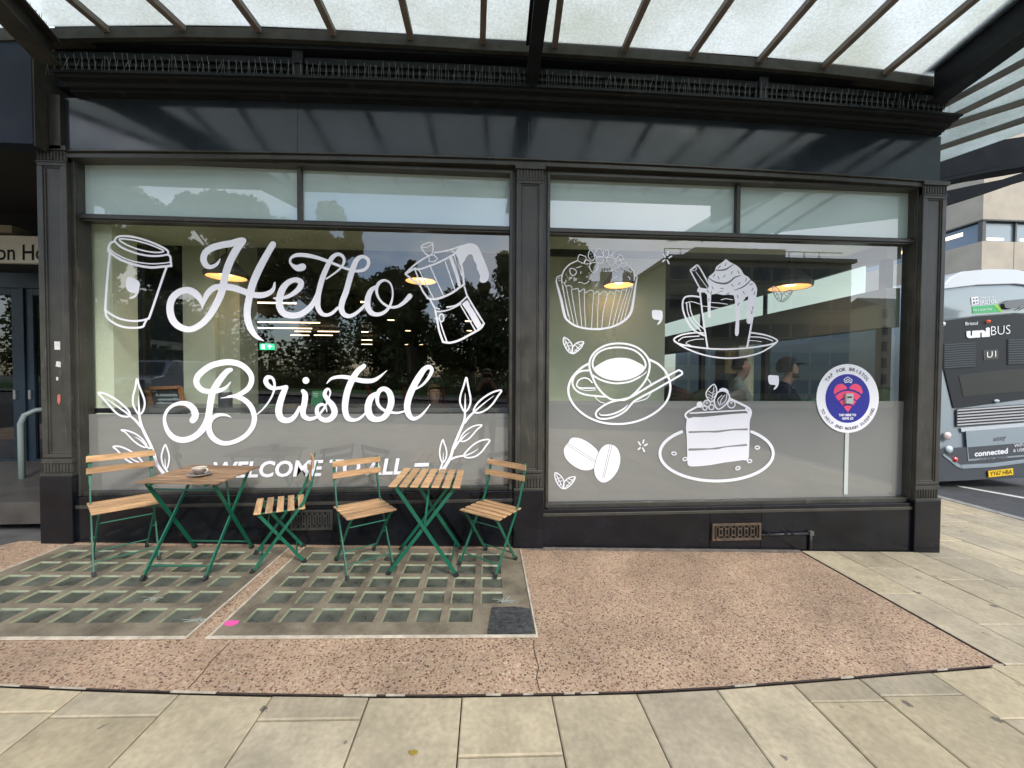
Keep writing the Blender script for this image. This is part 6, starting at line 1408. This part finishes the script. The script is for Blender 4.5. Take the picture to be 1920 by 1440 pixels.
def sit(head=(0,-.1,.78),lean=.1,reach=.42,hz=.32,tw=0):
    """seated pose, pelvis at seat origin (0,0,.1)"""
    hx,hy,hz_=head; up=Vector((0,-.25,1)).normalized(); h=Vector(head)
    return dict(pelvis=(0,0,.1),waist=(0,-.02,.27),chest=(0,-lean*.7,.46),necks=(0,-lean,.57),neck=(hx,hy+.03,hz_-.15),jaw=(hx,hy-.03,hz_-.07),head=head,crown=(hx,hy+.0,hz_+.07),
      shl=(.17,-lean*.8,.52),ell=(.23,-lean-.1,.3),wrl=(.12,-reach,hz),pal=(.07,-reach-.07,hz+.0),shr=(-.17,-lean*.8,.52),elr=(-.23,-lean-.1,.3),wrr=(-.12,-reach,hz),par=(-.07,-reach-.07,hz),
      hil=(.1,-.02,.08),knl=(.13,-.42,.1),anl=(.13,-.4,-.34),tol=(.13,-.52,-.38),hir=(-.1,-.02,.08),knr=(-.13,-.42,.1),anr=(-.13,-.4,-.34),tor=(-.13,-.52,-.38))
M_eye=mat('dark_eye',(.02,.015,.01),.3); M_lip2=mat('lips',(.3,.1,.09),.5); M_jean=mat('dark_jeans',(.02,.025,.04),.9); M_shoe=mat('dark_shoe',(.02,.02,.02),.6); M_hair=mat('brown_hair',(.03,.018,.01),.6,var=.3,vscale=40)
# man in the flat cap
hp=W(1476,692,.62); J=sit(head=(.0,-.17,.76),lean=.12,reach=.40,hz=.26); base=Vector((hp.x-.15,.66,hp.z-.76)); 
e,hd,up,fw,rt=person(base,R(70),dict(J,face=(0,-1,-.35)),'bearded man in a dark cap and navy jacket reading inside the right window',[M_skin2,mat('navy_jacket',(.012,.016,.035),.8,var=.3,vscale=20),M_jean,M_shoe,M_eye,M_lip2])
hairdo(e,hd,up,fw,rt,mat('cap_cloth',(.03,.028,.026),.9,var=.2),'cap',r=.118)
m=MB(); vs=[]
for k in range(9):
    t=-1.1+2.2*k/8; vs.append(hd+up*.05+fw*(.09+.0)+rt*.1*math.sin(t)*.95+fw*(.02*math.cos(t))); 
for k in range(9):
    t=-1.1+2.2*k/8; vs.append(hd+up*.03+fw*(.10+.075*math.cos(t))+rt*.105*math.sin(t))
m.add(vs,[(k,k+1,k+10,k+9) for k in range(8)]); pk=loc_out(m,'cap_peak',mat('cap_cloth',(.03,.028,.026)),e); s=pk.modifiers.new('s','SOLIDIFY'); s.thickness=.008
m=MB(); rr=random.Random(4)   # beard
M_=[hd+fw*(.085*math.cos(t))*1-up*(.045+.03*abs(math.cos(t)))+rt*.075*math.sin(t) for t in [(-1.5+3*k/10) for k in range(11)]]; N_=[p-up*.045-fw*.012 for p in M_]; m.add(M_+N_,[(k,k+1,k+12,k+11) for k in range(10)]); bd=loc_out(m,'beard',M_hair,e,smooth=True); s=bd.modifiers.new('s','SOLIDIFY'); s.thickness=.02
m=MB(); 
for s_ in (-1,1): 
    c=hd+fw*.1+rt*s_*.032+up*.012; m.tube([c+rt*.022*math.cos(a)+up*.018*math.sin(a) for a in [k*.5236 for k in range(13)]],.002,5,cap=False)
m.tube([hd+fw*.1+rt*.01+up*.014,hd+fw*.1-rt*.01+up*.014],.002,5); loc_out(m,'spectacles',mat('gold_wire',(.4,.3,.12),.3,metal=.8),e)
m=MB(); m.prism([Vector((-.04,-.2,.56)),Vector((.04,-.2,.56)),Vector((.035,-.26,.3)),Vector((-.035,-.26,.3))],(0,.02,0)); loc_out(m,'scarf',mat('white_scarf',(.45,.45,.45),.9,var=.5,vscale=40),e)
hp=W(1391,692,1.0); base=Vector((hp.x-.12,1.03,hp.z-.72)); J=sit(head=(0,-.12,.74),lean=.08,reach=.36,hz=.26)
e,hd,up,fw,rt=person(base,R(65),dict(J,face=(0,-1,-.2)),'young person with short dark hair and pale hoodie carrying a backpack',[M_skin,mat('pale_hoodie',(.28,.31,.27),.9,var=.15,vscale=15),M_jean,M_shoe,M_eye,M_lip2]); hairdo(e,hd,up,fw,rt,M_hair)
bp2=W(1370,712,1.15); m=MB(); m.box((bp2.x-.14,1.05,bp2.z-.22),(bp2.x+.08,1.3,bp2.z+.08)); m.out('backpack',mat('black_backpack',(.015,.017,.02),.8),label='black backpack worn by the young person in the pale hoodie',cat='backpack',bevel=.05)
hp=W(1262,742,1.5); base=Vector((hp.x-.05,1.55,hp.z-.72)); J=sit(head=(0,-.1,.74),lean=.1,reach=.36,hz=.26)
e,hd,up,fw,rt=person(base,R(120),dict(J,face=(0,-1,-.1)),'dark haired seated person half hidden behind the spoon drawing',[M_skin2,mat('black_top',(.015,.015,.02),.9),M_jean,M_shoe,M_eye,M_lip2]); hairdo(e,hd,up,fw,rt,M_hair)
hp=W(806,738,1.6); base=Vector((hp.x,1.7,hp.z-.74)); J=sit(head=(0,-.12,.74),lean=.1,reach=.36,hz=.26)
e,hd,up,fw,rt=person(base,R(30),dict(J,face=(0,-1,-.2)),'woman with long brown hair seated behind the last letter of Bristol',[M_skin,mat('dark_cardigan',(.04,.03,.03),.9),M_jean,M_shoe,M_eye,M_lip2]); hairdo(e,hd,up,fw,rt,mat('light_brown_hair',(.14,.07,.03),.6,var=.3,vscale=40),long=.16)
# photographer, standing behind the camera with a phone
g0=gz(0); z=g0
J=dict(pelvis=(0,0,.93),waist=(0,.01,1.08),chest=(0,.0,1.3),necks=(0,0,1.42),neck=(0,-.02,1.47),jaw=(0,-.05,1.53),head=(0,-.035,1.60),crown=(0,-.03,1.68),
  shl=(.18,0,1.38),ell=(.27,-.16,1.17),wrl=(.11,-.27,1.42),pal=(.075,-.30,1.48),shr=(-.18,0,1.38),elr=(-.27,-.16,1.17),wrr=(-.11,-.27,1.42),par=(-.075,-.30,1.48),
  hil=(.1,0,.88),knl=(.11,-.02,.48),anl=(.11,.02,.09),tol=(.12,-.12,.04),hir=(-.1,0,.88),knr=(-.11,-.02,.48),anr=(-.11,.02,.09),tor=(-.12,-.12,.04))
e,hd,up,fw,rt=person(Vector((0,-3.97,z)),R(180),dict(J,face=(0,-1,0)),'photographer mirrored in the left window, holding a phone up to the face',[M_skin,mat('dark_green_shirt',(.02,.045,.03),.9,var=.3,vscale=12),M_jean,M_shoe,M_eye,M_lip2])
hairdo(e,hd,up,fw,rt,mat('grey_hair',(.16,.15,.14),.7))
m=MB(); m.box((-.075,-3.615,1.545),(.075,-3.605,1.615)); m.out('phone',mat('phone_black',(.01,.01,.012),.2),label="black phone held up in the photographer's hands",cat='phone',bevel=.003)
